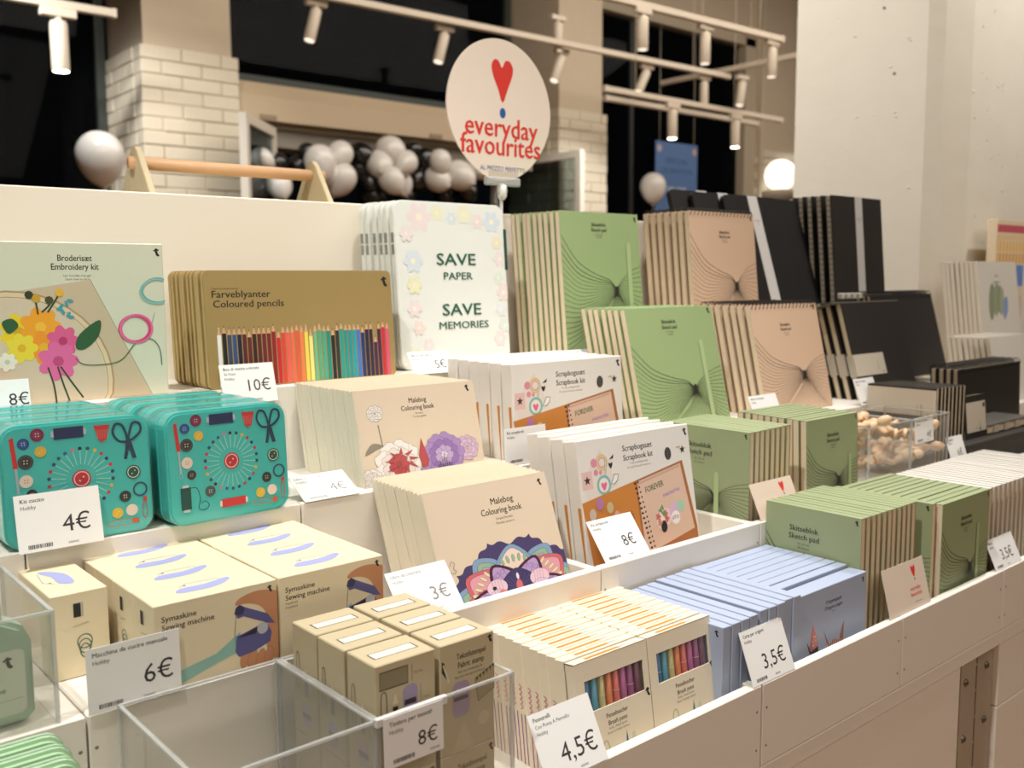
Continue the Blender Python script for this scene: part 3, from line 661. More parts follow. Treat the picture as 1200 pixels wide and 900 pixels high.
def spiral_binding(t, w, h, th, n=18, r=None, z=None):
    bm = bmesh.new(); r = r or th*.78
    for i in range(n):
        x = .006+i*(w-.014)/(n-1)
        pts = [(x+.0016*math.sin(a), th*.5+r*math.cos(a), h-.0015+r*math.sin(a)*.9) for a in [2*math.pi*q/10 for q in range(10)]]
        add_tube(bm, pts, .0009, 4, True)
    obj('wire_binding', finish(bm, 'spiral'), WIRE, t)
bar_ = M('#c8d4a4', .3, name='clear_strip_green')
def strip(t, x, z0, z1, w=.010, c='#a9bb88'): k = Ink(); k.rect(x-w/2, z0, x+w/2, z1, c); k.disc(x, z1, w/2, c, n=10); k.done('tape', t, (0, -.0009, 0))
t = pad('sketch_pad', 'x', .189, .2435, (1.089, 1.12, 1.117), 5.3, GREENC, knot_print(.189, .2435, .126, .113, '', .090, .221, .0085), 'tall green sketch pads on the top shelf'); strip(t, .160, .05, .190)
stack(t, 9, (0, .0138, 0), 'tall green sketch pad on the top shelf, {} in its row', ('print', 'tape'))
t = pad('sketch_pad', 'x', .214, .2, (1.105, .965, 1.008), 13.8, GREENC, knot_print(.214, .2, .137, .064, '', .0985, .1745, .0085), 'green sketch pads on the middle shelf'); strip(t, .170, .0, .14)
stack(t, 7, (0, .0142, 0), 'green sketch pad leaning back on the middle shelf, {} in its row', ('print', 'tape'))
t = pad('spiral_sketch_pad', 'x', .202, .2585, (1.422, 1.12, 1.117), 5.8, PINKC, knot_print(.202, .2585, .135, .118, '', .105, .218, .0078, lg=.192), 'tall pink spiral pads on the top shelf', True)
stack(t, 7, (0, .0165, 0), 'tall pink spiral sketch pad on the top shelf, {} in its row', ('print',))
t = pad('spiral_sketch_pad', 'x', .212, .198, (1.423, .965, 1.008), 12.8, PINKC, knot_print(.212, .198, .137, .066, '', .10, .158, .0078, lg=.2), 'pink spiral pads on the middle shelf', True)
stack(t, 7, (0, .0165, 0), 'pink spiral sketch pad leaning on the middle shelf, {} in its row', ('print',))
# olive A5 pads, second level: a group facing left, a group facing forward
def olive(label, loc, w, h, lean, rz, seed, side, grp, tx=.6, lg=None):
    kp = knot_print(w, h, w*.62, h*.40, '', w*(.42 if side else .5), h*.82, .0105 if side else .0082, ('A5, 60 ark', '60 sheets'), seed=seed)
    return pad('sketch_pad', label, w, h, loc, lean, OLIVE, kp, grp, rz=rz, th=.0105)
t = olive('x', (1.104, .9262, .87), .150, .166, 0, -90, 3, True, 'olive pads facing left on the second level'); strip(t, .095, .03, .10, .008)
stack(t, 8, (.0125, 0, .0002), 'olive pad facing left behind the scrapbook kit, {} in its row', ('print', 'tape'), 0)
t = olive('x', (1.262, .782, .87), .147, .165, 2, 0, 4, False, 'olive pads facing forward on the second level'); strip(t, .122, .04, .10, .008)
stack(t, 10, (0, .0125, .0003), 'olive pad facing forward beside the wooden figures bin, {} in its row', ('print', 'tape'))
# front tray
t = olive('x', (1.005, .745, .766), .141, .1795, 0, -90, 5, True, 'landscape olive pads facing left in the front tray'); t.location = (1.107, .7495, .766); strip(t, .115, .02, .075, .006)
stack(t, 11, (.0132, 0, 0), 'olive pad facing left in the front tray, {} in its row', ('print', 'tape'), 0)
olive('single olive pad facing left between the two front tray groups', (1.2735, .747, .766), .150, .174, 0, -90, 8, True, None)
t = olive('x', (1.289, .590, .766), .149, .172, 0, 0, 6, False, 'olive pads facing forward at the front tray'); strip(t, .112, .03, .125, .008)
stack(t, 12, (0, .0131, 0), 'olive pad facing forward in the front tray, {} in its row', ('print', 'tape'))

# ---- colouring books
CB = M('#d8c6ad', .5, name='colouring_book_cover'); CBS = M('#e6dcc6', .6, name='colouring_book_spine')
def cbook(label, w, h, loc, lean, group, th=.0073):
    t = thing('colouring_book', label, 'book', loc, (R(-lean), 0, 0), group)
    obj('cover', boxesm([((.0004, 0, 0), (w, .0004, h)), ((.0004, th-.0004, 0), (w, th, h))]), CB, t)
    obj('spine', boxm((-.0002, 0, 0), (.0012, th, h), .0003), CBS, t)
    obj('pages', boxm((.0012, .0004, .0003), (w-.0008, th-.0004, h+.0001)), PAPER, t); return t
t = cbook('x', .180, .161, (.589, .775, .87), 21, 'mandala colouring books')
k = Ink(.180, .161)
k.text('Malebog', .106, .1345, .0105, bold=True, width=.033); k.text('Colouring book', .1025, .1235, .0105, bold=True, width=.060); k.text('Simple/Mandala', .104, .1165, .004, '#6b6257'); k.text('Mandala patterns', .104, .1115, .004, '#6b6257')
k.logo(.168, .150, .008)
cx, cz = .102, -.001; PUR = '#453a64'; MAR = '#4a1830'; LIL = '#b79ac6'; PNK = '#dd9aa6'; COR = '#cc6468'; BLU = '#7f9cba'; GRN = '#8fb08e'
v0 = len(k.v); n = 120; P = []
for i in range(n+1):
    a = math.pi*i/n; f = abs(((i/n*5) % 1)-.5)*2; P.append((cx+(.083+.013*f**5+.004*(1-math.cos(f*6.28)))*math.cos(a), cz+(.083+.013*f**5+.004*(1-math.cos(f*6.28)))*math.sin(a)))
k.poly([(cx+.083, 0)]+P[1:-1]+[(cx-.083, 0)], PUR, '#2c2444', .0004)
def petal(a, r0, r1, wd, c, line='#2c2444', lw=.0004):
    d = (math.cos(a), math.sin(a)); p = (-d[1], d[0]); f = lambda r, s: (cx+d[0]*r+p[0]*s*wd, cz+d[1]*r+p[1]*s*wd)
    k.poly(smoothline([f(r0, 0), f(r0+(r1-r0)*.35, .9), f(r0+(r1-r0)*.7, .75), f(r1, 0), f(r0+(r1-r0)*.7, -.75), f(r0+(r1-r0)*.35, -.9)], 4, True), c, line, lw)
for a in (18, 54, 126, 162):
    petal(R(a), .045, .088, .021, BLU); petal(R(a), .045, .080, .015, GRN); petal(R(a), .045, .072, .009, LIL)
for a in (0, 36, 90, 144, 180): petal(R(a), .02, .083, .029, BLU if a == 90 else COR); petal(R(a), .02, .077, .024, '#e6cdbc' if a == 90 else PNK)
for a in (90, 36, 144, 5, 175):
    for j in range(-2, 3):
        b = R(a)+j*.13; d = (math.cos(b), math.sin(b)); k.disc(cx+d[0]*.062, cz+d[1]*.062, .006, GRN if a == 90 else '#dfd4a6', .0022, 10, b, '#4a4a3a')
for a in (62, 118, 14, 166): petal(R(a), .004, .066, .022, MAR); petal(R(a), .004, .062, .018, LIL)
for a in (62, 118, 14, 166):
    for j in (-1, 0, 1):
        b = R(a)+j*.16; k.line([(cx+.035*math.cos(b), cz+.035*math.sin(b)), (cx+.055*math.cos(b), cz+.055*math.sin(b))], .0004, '#4a3a64'); k.ring(cx+.05*math.cos(b+.06), cz+.05*math.sin(b+.06), .003, .0004, '#4a3a64', n=10)
petal(R(90), .01, .047, .025, '#3c3560')
for j in range(-4, 5): k.line([(cx, cz+.016), (cx+.0035*j*1.6, cz+.043-abs(j)*.003)], .0003, '#6a6090')
for s in (-1, 1):
    k.disc(cx+s*.030, cz+.026, .014, '#e3c3cd', .012, 16, 0, '#4a3a4a'); k.disc(cx+s*.030, cz+.012, .012, '#d9c0d8', .012, 16, 0, '#4a3a4a')
    for j in range(4): k.line([(cx+s*(.022+.004*j), cz+.016), (cx+s*(.024+.004*j), cz+.036)], .0003, '#6a4a5a')
k.disc(cx-.034, cz+.026, .0028, '#26202c', n=10); k.disc(cx-.024, cz+.017, .005, '#d87a72', n=10); k.disc(cx, cz+.021, .0045, '#cf6a68', .009, 12); k.disc(cx, cz+.035, .002, '#e8dfe0', .005, 10)
for s in (-1, 1): flower(k, cx+s*.012, cz+.008, .007, '#dd9aa6', 5)
k.v[v0:] = [(min(.18, max(0, cx+(a-cx)*1.05)), b, max(0, .024+(c_+.001)*.76)) for a, b, c_ in k.v[v0:]]
k.line(smoothline([(.014, .078), (.017, .083), (.021, .080), (.018, .075), (.022, .072), (.016, .070), (.014, .073)], 3), .0005, '#6b6257'); 
k.done('print', t)
stack(t, 13, (0, .0078, .0002), 'mandala colouring book, {} in the lower colouring book row', ('print',), .0006)
t = cbook('x', .180, .115, (.588, .942, 1.008), 13, 'flower colouring books')
k = Ink(.180, .115)
k.text('Malebog', .090, .0945, .0088, bold=True, width=.026); k.text('Colouring book', .089, .0855, .0088, bold=True, width=.049); k.text('Flowers', .09, .080, .0036, '#6b6257'); k.text('To the garden', .09, .076, .0036, '#6b6257'); k.logo(.1685, .106, .0085)
GL = '#57504a'
def peony(x, z, r, fills, n=3):
    for ring_ in range(n):
        rr_ = r*(1-ring_*.28); c = fills[ring_ % len(fills)]
        for i in range(9-ring_):
            a = 2*math.pi*i/(9-ring_)+ring_*.4; k.poly([(x+rr_*.62*math.cos(a)+rr_*.42*(1+.12*math.sin(5*b))*math.cos(b), z+rr_*.55*math.sin(a)+rr_*.36*(1+.12*math.sin(5*b))*math.sin(b)) for b in [2*math.pi*j/14 for j in range(14)]], c, GL, .0003)
k.line(smoothline([(.0285, .072), (.030, .055), (.031, .045)], 4), .0016, '#857a66'); peony(.026, .086, .011, ['#e2dcd2', '#e6e0d6']); 
k.poly(smoothline([(.005, .038), (.016, .050), (.030, .047), (.018, .042)], 4, True), '#8b8474', GL)
peony(.155, .030, .018, ['#c7a8bd', '#cdb2c4']); peony(.050, .022, .033, ['#e3ded6', '#ddd0c8', '#b14a4a', '#a53c3e'], 4); peony(.118, .026, .031, ['#a183b4', '#8e6fa6', '#b49cc0', '#d8ccd8'], 4)
for i in range(9):
    a = i*.7; k.poly([(.055+.012*math.cos(a), .026+.008*math.sin(a)), (.055+.026*math.cos(a+.15), .024+.018*math.sin(a+.15)), (.055+.012*math.cos(a+.5), .026+.008*math.sin(a+.5))], '#b04646', '#5a2224', .0003)
k.poly([(.080, .028), (.086, .050), (.094, .022), (.086, .005)], '#b04848', '#5a2224'); peony(.010, .008, .015, ['#e4ddd4', '#d8cfc8'], 2); peony(.088, .004, .012, ['#a88ab4', '#b89cc0'], 2)
for i in range(7): k.line([(.104+.004*i, .004), (.108+.003*i, .024-abs(i-3)*.003)], .0009, '#3a2c44')
k.done('print', t)
stack(t, 18, (0, .0079, 0), 'flower colouring book, {} in the upper colouring book row', ('print',), .0006)

# ---- scrapbook kits
SK = M('#e5e0d7', .42, name='scrapbook_box'); ORG = '#c98238'
def scrap(label, w, h, loc, lean, th, group):
    t = thing('scrapbook_kit', label, 'craft kit', loc, (R(-lean), 0, 0), group)
    obj('box', boxm((0, 0, 0), (w, th, h), .0008), SK, t)
    obj('lid_flap', boxm((.012, .002, h), (w-.03, th-.004, h+.0008)), M('#eee8da', .5), t)
    k = Ink(); k.poly([(th*.62, h*.56), (th*.86, h*.56), (th*.84, 0), (th*.78, 0)], ORG); k.done('side_print', t, (-.0002, th, 0), (0, 0, R(-90)))
    k = Ink(w, h); x = lambda a: a*w/.2125; z0 = h-.186; z = lambda b: b+z0
    k.text('Scrapbogssæt', x(.1085), z(.164), .0105, bold=True, width=.056); k.text('Scrapbook kit', x(.1085), z(.152), .0105, bold=True, width=.056)
    k.text('Til dine yndlingsminder', x(.1085), z(.1465), .0038, '#8a857c'); k.text('For your favourite memories', x(.1085), z(.1415), .0038, '#8a857c'); k.logo(x(.2045), z(.176), .010)
    k.poly([(x(.003), z(.135)), (x(.04), z(.172)), (x(.066), z(.125)), (x(.012), z(.108))], '#e2d6cb')
    k.ring(x(.041), z(.155), .009, .003, '#d8c07c'); k.ring(x(.041), z(.155), .006, .002, '#d99aa4')
    k.poly([(x(.004), z(.125)), (x(.004), z(.147)), (x(.022), z(.147)), (x(.022), z(.125))], '#e0bcb4')
    st = lambda cx, cz, r, c: k.poly([(cx+r*(1 if i % 2 == 0 else .42)*math.sin(math.pi*i/5), cz+r*(1 if i % 2 == 0 else .42)*math.cos(math.pi*i/5)) for i in range(10)], c)
    st(x(.013), z(.136), .0062, '#3a2c28'); k.disc(x(.027), z(.156), .0055, '#d88ca0'); k.disc(x(.029), z(.144), .004, '#d88ca0'); k.disc(x(.037), z(.143), .0028, '#d88ca0')
    k.disc(x(.041), z(.127), .0125, '#7cb8b0'); k.disc(x(.041), z(.127), .009, '#eadfd4'); 
    ht = lambda cx, cz, s, c: k.poly([(cx+a*s, cz+b*s) for a, b in smoothline([(0, -1), (-.7, -.1), (-.8, .5), (-.4, .75), (0, .4), (.4, .75), (.8, .5), (.7, -.1)], 3, True)], c)
    ht(x(.041), z(.126), .006, '#dc6c94'); ht(x(.056), z(.150), .0045, '#2f2526'); k.poly([(x(.054), z(.157)), (x(.063), z(.163)), (x(.062), z(.158))], '#2f2526')
    k.poly([(x(.046), z(.138)), (x(.050), z(.158)), (x(.047), z(.158)), (x(.044), z(.140))], '#cfc9bc', '#3a3533')
    k.poly([(x(.054), z(.126)), (x(.061), z(.138)), (x(.068), z(.137)), (x(.066), z(.130)), (x(.060), z(.126))], '#efeae0', '#2f2b2a', .001)
    k.disc(x(.166), z(.151), .0065, '#3a3836', .0085); 
    for i in range(5): k.disc(x(.166), z(.145+.003*i), .0045-.001*abs(i-2), '#66625c', .0006, 8)
    st(x(.196), z(.153), .006, '#3a2a26'); k.rect(x(.184), z(.156), x(.192), z(.158), '#c9a878')
    # open spiral book
    k.poly([(x(.0), z(.110)), (x(.098), z(.1245)), (x(.1), z(.0)), (x(.012), z(.0))], ORG)
    k.poly([(x(.098), z(.1245)), (x(.193), z(.139)), (x(.210), z(.048)), (x(.210), z(.0)), (x(.1), z(.0))], '#a8683a'); k.poly([(x(.101), z(.1225)), (x(.188), z(.1355)), (x(.2045), z(.046)), (x(.118), z(.0305)), (x(.105), z(.0))], '#dcbba4')
    k.poly([(x(.102), z(.118)), (x(.186), z(.131)), (x(.186), z(.134)), (x(.102), z(.121))], '#c9a690')
    for i in range(15):
        f = i/14; xx = .0965+.02*f; zz = .121-.092*f; k.disc(x(xx), z(zz), .0024, '#3a2b26', .0016, 8); k.disc(x(xx+.006), z(zz+.0008), .0015, '#3a2b26', .0015, 8)
    k.text('FOREVER', x(.133), z(.1085), .0108, '#3d6a48', bold=True, width=.036, rot=.13); k.text('memories', x(.165), z(.098), .009, '#b08cc0', bold=True, width=.034, rot=.15)
    for a, b, r, c in ((.150, .070, .011, '#e8c8c8'), (.168, .076, .011, '#d8b4cc'), (.180, .080, .008, '#a8ccb0'), (.168, .066, .009, '#f0e8e0'), (.142, .066, .012, '#edddd0')): k.disc(x(a), z(b), r, c, n=14)
    k.disc(x(.1435), z(.058), .0062, '#2b2422', .008); k.text('#TO', x(.168), z(.064), .007, '#8a4a5a', bold=True)
    for a, b, c in ((.134, .072, '#c86a5c'), (.148, .074, '#c86a5c'), (.136, .064, '#d08878'), (.15, .067, '#c86a5c')): flower(k, x(a), z(b), .005, c, 5)
    for a in range(6): k.disc(x(.1425)+.004*math.cos(a), z(.074)+.003*a*.6, .004, '#5c9a5c', .0016, 8, a)
    for a, b, r, c in ((.030, .105, .0065, '#b07aa8'), (.047, .098, .006, '#c8b888'), (.016, .094, .006, '#c8beb0'), (.058, .088, .004, '#d8a8a0')): k.disc(x(a), z(b), r, c, r*1.2, 12); k.line([(x(a), z(b-r*1.2)), (x(a+.003), z(b-r*2))], .0004, '#7a5a40')
    ht(x(.036), z(.083), .0045, '#3a2a26')
    for i in range(7): k.line([(x(.080), z(.080)), (x(.080)+.009*math.cos(i*.5-.1), z(.080)+.009*math.sin(i*.5-.1))], .001, '#3a2a1c')
    k.done('print', t); return t
t = scrap('x', .2125, .186, (.808, .790, .87), 9, .0215, 'lower scrapbook kits'); stack(t, 4, (0, .0235, .0004), 'white scrapbook kit with orange spiral book picture, {} in the lower row', ('print',), .002)
t = scrap('x', .2125, .130, (.823, .948, 1.008), 3, .0215, 'upper scrapbook kits'); stack(t, 6, (0, .0235, .0002), 'white scrapbook kit with orange picture, {} in the upper row', ('print',), .002)

# ---- sewing tins
TEAL = M('#4fcdc4', .3, .15, coat=.5, name='teal_tin'); TEALD = M('#3bb5ac', .35, .15, coat=.3, name='teal_tin_base')
def tin_print():
    k = Ink(); x0, z0 = .0, .0
    def btn(x, z, r, c, c2=None, holes=4):
        k.disc(x, z, r, c)
        if c2: k.ring(x, z, r*.78, r*.12, c2, n=18)
        for i in range(holes):
            a = 2*math.pi*i/holes+.78; k.disc(x+r*.28*math.cos(a), z+r*.28*math.sin(a), r*.1, '#e8e0d0' if c != '#e6d6c4' else '#8a7c70', n=6)
    for i in range(26):
        a = 2*math.pi*i/26+.12; cs, sn = math.cos(a), math.sin(a); r0, r1 = .0135, .0275
        k.line([(.068+cs*r0, .0585+sn*r0), (.068+cs*r1, .0585+sn*r1)], .0007, '#a9dcd2'); k.disc(.068+cs*(r1+.001), .0585+sn*(r1+.001), .0018, ['#26466e', '#c8344c', '#26466e', '#c8344c', '#dcb840', '#26584c', '#3a2a2a', '#d87ca0', '#1f6a9c', '#3a5a5a'][i % 10], n=8)
    btn(.068, .0585, .0085, '#c42c38', '#e8c8c0', 2)
    k.poly([(.0085, .102), (.012, .103), (.0145, .075), (.0105, .075)], '#cc3030'); k.line([(.0125, .075), (.0135, .052)], .0022, '#a8bcc0'); k.ring(.0135, .05, .0015, .0006, '#a8bcc0', .003, 8)
    btn(.020, .0965, .0052, '#2c5a9c', '#1c3c70'); btn(.032, .1035, .006, '#8a2c54', '#5c1c38'); btn(.034, .088, .005, '#e0b83c', None, 2); btn(.021, .080, .0066, '#33302e', '#5a5654'); btn(.0205, .0625, .0058, '#e6d6c4', None); btn(.0245, .050, .0048, '#3a2c26', None)
    k.rect(.046, .0975, .072, .108, '#1c2c58'); k.rect(.0435, .100, .046, .1055, '#b8c0cc'); k.rect(.072, .100, .0745, .1055, '#b8c0cc')
    k.poly([(.0815, .107), (.096, .1065), (.0925, .093), (.088, .0905), (.0845, .094)], '#c83434'); 
    for i in range(5):
        for j in range(5): k.disc(.0845+i*.0022, .095+j*.0017, .0004, '#efc8bc', n=5)
    sc = '#1f3c58'; k.line([(x, z) for x, z in smoothline([(.1105, .0885), (.1035, .090), (.0985, .098), (.101, .106), (.107, .105), (.1105, .097), (.112, .089), (.1165, .072)], 5)], .0022, sc)
    k.line([(x, z) for x, z in smoothline([(.1125, .0885), (.119, .092), (.1245, .098), (.1235, .105), (.1175, .106), (.1145, .099), (.112, .089), (.1085, .072)], 5)], .0022, sc)
    k.poly([(.1105, .091), (.1145, .091), (.1195, .072), (.117, .072)], sc); k.poly([(.1105, .091), (.1145, .091), (.1105, .072), (.108, .072)], sc)
    btn(.1155, .0585, .0068, '#1c5240', '#d8e0d0', 2); k.ring(.121, .041, .0062, .0018, '#26506a'); btn(.1065, .036, .0055, '#2c3430', None); btn(.112, .022, .0056, '#e6d0bc', None); btn(.0985, .021, .0052, '#dcb43c', None, 2)
    k.line(smoothline([(.124, .030), (.1225, .018), (.1245, .012), (.127, .018), (.1255, .030)], 4), .0007, '#c8504c'); k.rect(.1235, .029, .127, .033, '#c8403c')
    k.ring(.102, .011, .013, .0007, '#c8805c', .0028, 16); k.rect(.112, .009, .118, .0135, '#c8603c')
    k.rect(.012, .016, .0225, .038, '#1f4c44'); k.rect(.014, .038, .0205, .0405, '#b8c8c0'); k.rect(.014, .0135, .0205, .016, '#b8c8c0')
    k.line(smoothline([(.0225, .037), (.029, .036), (.032, .025), (.030, .016), (.036, .013), (.041, .017), (.037, .022), (.033, .020)], 5), .0006, '#1f4c44'); btn(.043, .031, .0055, '#4a5450', None)
    k.rect(.055, .012, .081, .0205, '#c83a38'); k.rect(.0525, .0135, .055, .019, '#e0c8c0'); k.rect(.081, .0135, .0835, .019, '#e0c8c0')
    return k
def tin(label, loc, lean, rz=0):
    t = thing('sewing_tin', label, 'sewing tin', loc, (R(-lean), 0, R(rz)), 'teal sewing kit tins')
    obj('lid', prism(rr(.133, .113, .016, 6), 0, .020, .0022), TEAL, t); obj('lid_rim', prism(rr(.1345, .1145, .0168, 6), .018, .0215, .0006), TEAL, t, (-.00075, 0, -.00075+.0008))
    obj('base', prism(rr(.1315, .1115, .0155, 6), .0215, .039, .0015), TEALD, t, (.00075, 0, .00075))
    obj('shrink_film', prism(rr(.1348, .1148, .0175, 5), -.0006, .0396), FILM, t, (-.0009, 0, -.0009+.001))
    tin_print().done('print', t); return t
t = tin('x', (.2035, .928, 1.0085), 2); t['label'] = 'teal sewing tin with button print, front one of the left row'
for i in range(1, 4): dup(t, (.2035+random.uniform(-.002, .002), .928+.0425*i, 1.0085), 'teal sewing tin in film wrap, %s in the left row of tins' % ORD[i])
t2 = dup(t, (.347, .914, 1.0085), 'teal sewing tin with button print, front one of the right row')
t2.rotation_euler = (R(-2.5), 0, R(3))
for i in range(1, 4): dup(t, (.346+random.uniform(-.003, .003), .914+.046*i, 1.0085), 'teal sewing tin in film wrap, %s in the right row of tins' % ORD[i])

# ---- sewing machine boxes
SB = M('#e3d5b4', .5, name='sewing_machine_box'); SKIN = '#c48a62'; VIO = '#5c5a8e'; VIOL = '#9a9ccc'
def machine(k, x, z, s, hand=True):
    f = lambda P: [(x+a*s, z+b*s) for a, b in P]
    k.poly(f([(-.060, -.022), (-.020, -.014), (.006, .002), (.004, -.018), (-.02, -.024), (-.06, -.036)]), '#8fbcae')
    if hand: k.poly(f(smoothline([(.002, .030), (.006, .036), (.022, .040), (.040, .038), (.052, .030), (.053, .0), (.052, -.030), (.040, -.034), (.034, -.020), (.036, .006), (.030, .022), (.016, .029)], 4, True)), SKIN)
    for q, (a_, b_, rl) in enumerate(((.010, -.027, .010), (.018, -.030, .011), (.027, -.032, .011), (.036, -.031, .010))): k.disc(x+a_*s, z+b_*s, .0050*s, SKIN, rl*s, 12, -.25, '#8c5c3c')
    k.poly(f([(.0, .022), (.006, .030), (.012, .026), (.036, .014), (.044, .002), (.036, .004), (.010, .017), (.004, .016)]), VIO)
    k.poly(f([(.0, -.018), (.002, -.002), (.012, .0), (.034, .006), (.040, -.006), (.038, -.016), (.020, -.022), (.004, -.024)]), VIO); k.poly(f([(.002, -.004), (.022, .002), (.034, .006), (.022, -.004)]), '#2c2a3a')
    k.disc(x+.006*s, z+.024*s, .005*s, '#3c3a5c'); k.disc(x+.030*s, z+.0*s, .006*s, '#b8bac0'); k.line(f([(.002, .02), (.0, .0), (.001, -.012)]), .0005, '#77777c')
def top_mark(k, x, z, s):
    f = lambda P: [(x+a*s*1.1, z+b*s*1.5) for a, b in P]
    k.poly(f(smoothline([(-.022, -.006), (-.016, .001), (.004, .001), (.022, .005), (.024, .001), (.012, -.006), (-.004, -.008)], 3, True)), '#9fa4d2'); k.line(f([(-.016, .003), (-.008, .008), (.006, .007), (.018, .006)]), .0007, '#8a8cb4'); k.disc(x-.012*s, z+.007*s, .0013*s, '#55567c', n=8)
def sbox(label, loc, rz=0):
    w, d, h = .108, .0465, .0735
    t = thing('sewing_machine_box', label, 'box', loc, (0, 0, R(rz)), 'boxed hand sewing machines')
    obj('box', boxm((0, 0, 0), (w, d, h), .0008), SB, t)
    k = Ink(w, h); k.text('Symaskine', .0065, .0585, .0068, '#2b2520', 'l', True, .029); k.text('Sewing machine', .0065, .0515, .0068, '#2b2520', 'l', True, .044); k.text('Handheld', .0065, .0475, .003, '#7a6e5c', 'l'); k.text('Handheld', .0065, .044, .003, '#7a6e5c', 'l')
    machine(k, .068, .033, .85); k.logo(.1015, .0665, .006); k.done('print', t)
    k = Ink(); top_mark(k, .052, .028, 1.0); k.done('top_print', t, (0, 0, h+.0001), (R(-90), 0, 0))
    k = Ink(); k.rect(.018, .052, .024, .064, '#26282a'); k.rect(.0245, .052, .026, .064, '#b8b4a8')
    k.line([(.017, .044), (.030, .046)], .0008, '#b8ae98')
    for i in range(3): k.ring(.026, .026-.004*i+.004, .006-.001*i, .0009, '#4a6a5c', .006, 14)
    k.done('side_print', t, (-.0002, d, 0), (0, 0, R(-90))); return t
s0 = sbox('x', (.2675, .751, .9175)); s0['label'] = 'sewing machine box behind the 6 euro card, front of left row'
# machine picture on the top is drawn mirrored into the lid plane
for i in range(1, 4): dup(s0, (.2675+random.uniform(-.001, .001), .751+.0472*i, .9175), 'cream sewing machine box, %s from front in the left row' % ORD[i])
for i in range(4): dup(s0, (.3775+random.uniform(-.001, .001), .752+.0472*i, .9175), 'cream sewing machine box, %s from front in the right row' % ('first' if i == 0 else ORD[i]))
s1 = dup(s0, (.2585, .831, .9175), 'single sewing machine box turned end-on at the left'); s1.rotation_euler = (0, 0, R(90)); 
# its small end has to face the aisle: turn it so the printed end looks forward
s1.rotation_euler = (0, 0, R(90)); s1.location = (.2585, .831, .9175)

# ---- clear acrylic bins
def bin_(name, label, loc, w, d, h, th=.0022, clip=None):
    t = thing(name, label, 'clear bin', loc)
    for a, b in (((0, 0, 0), (w, th, h)), ((0, d-th, 0), (w, d, h)), ((0, th, 0), (th, d-th, h)), ((w-th, th, 0), (w, d-th, h))): obj('side_wall', boxm(a, b), ACRYL, t)
    obj('bottom', boxm((th, th, 0), (w-th, d-th, th)), ACRYL, t)
    e = .0007
    for a, b in (((-e, -e, h-.0018), (w+e, th, h)), ((-e, d-th, h-.0018), (w+e, d+e, h)), ((-e, 0, h-.0018), (th, d, h)), ((w-th, 0, h-.0018), (w+e, d, h))): obj('rim', boxm(a, b), ACRYL_EDGE, t)
    for a in ((-e, -e), (w-th, -e), (-e, d-th), (w-th, d-th)): obj('corner_edge', boxm((a[0], a[1], 0), (a[0]+th+e, a[1]+th+e, h-.002)), ACRYL_EDGE, t)
    return t
bin_('acrylic_bin', 'empty clear acrylic bin in the front tray at bottom', (.2345, .586, .7665), .135, .157, .156)
b2 = bin_('acrylic_bin', 'clear acrylic bin holding the fabric stamp boxes', (.3715, .586, .7665), .134, .157, .156)
obj('label_holder', boxm((-.004, -.0045, .1515), (.062, .0, .1585), .0006), M('#dedcd8', .2), b2)
t = bin_('acrylic_bin', 'clear acrylic bin of green glue bottles at the left edge', (.02, .752, .9175), .174, .15, .088)
price('white price card reading 8 euro clipped to the stamp bin front', (.3725, .5795, .884), 1, 'Timbro per tessuti', '8€', w=.055, h=.040, psize=.017, px=.040, pz=.010)
bx = bin_('acrylic_bin', 'left clear bin of pale wooden figures among the black pads', (1.412, .768, .9175), .137, .12, .094)
bx = bin_('acrylic_bin', 'right clear bin of pale wooden figures with a 4 euro card', (1.551, .768, .9175), .134, .12, .094)
price('small white price card reading 4 euro on the wooden figures bin', (1.560, .7655, .968), 4, 'Manichino in legno', '4€', w=.066, h=.044, psize=.015, px=.05, pz=.008)

# fabric stamp boxes, two layers of six
ST = M('#c3b593', .5, name='stamp_box'); STL = M('#cbbfa0', .5)
def stampbox(label, loc):
    w, d, h = .0565, .041, .0945
    t = thing('stamp_box', label, 'box', loc, (0, 0, 0), 'boxed fabric stamps')
    obj('box', boxm((0, 0, 0), (w, d, h), .0009), ST, t)
    k = Ink(); k.rect(.008, .009, .048, .020, '#e2dccb'); k.line([(.008, .009), (.048, .009), (.048, .020), (.008, .020)], .0007, '#3a342a', True)
    for x in (.008, .048): k.rect(x-.0006, .0085, x+.0006, .0205, '#2b261e')
    k.done('top_print', t, (0, .003, h+.0001), (R(-90), 0, 0))
    k = Ink(); k.rect(.006, .03, .0095, .068, '#c3b593'); k.line(smoothline([(.007, .040), (.007, .066), (.0095, .071), (.012, .066), (.012, .040)], 3), .0007, '#3a342a'); k.poly([(.020, .05), (.0225, .06), (.025, .05)], '#e4ddcc'); k.rect(.020, .035, .026, .048, '#7d8690')
    k.poly(rr(.015, .02, .004), '#b3a6bd'); k.v[-28:] = [(x+.015, y, z+.008) for x, y, z in k.v[-28:]]
    k.rect(.0155, .015, .0295, .020, '#6a5f6c'); k.done('side_print', t, (-.0002, d, 0), (0, 0, R(-90)))
    return t
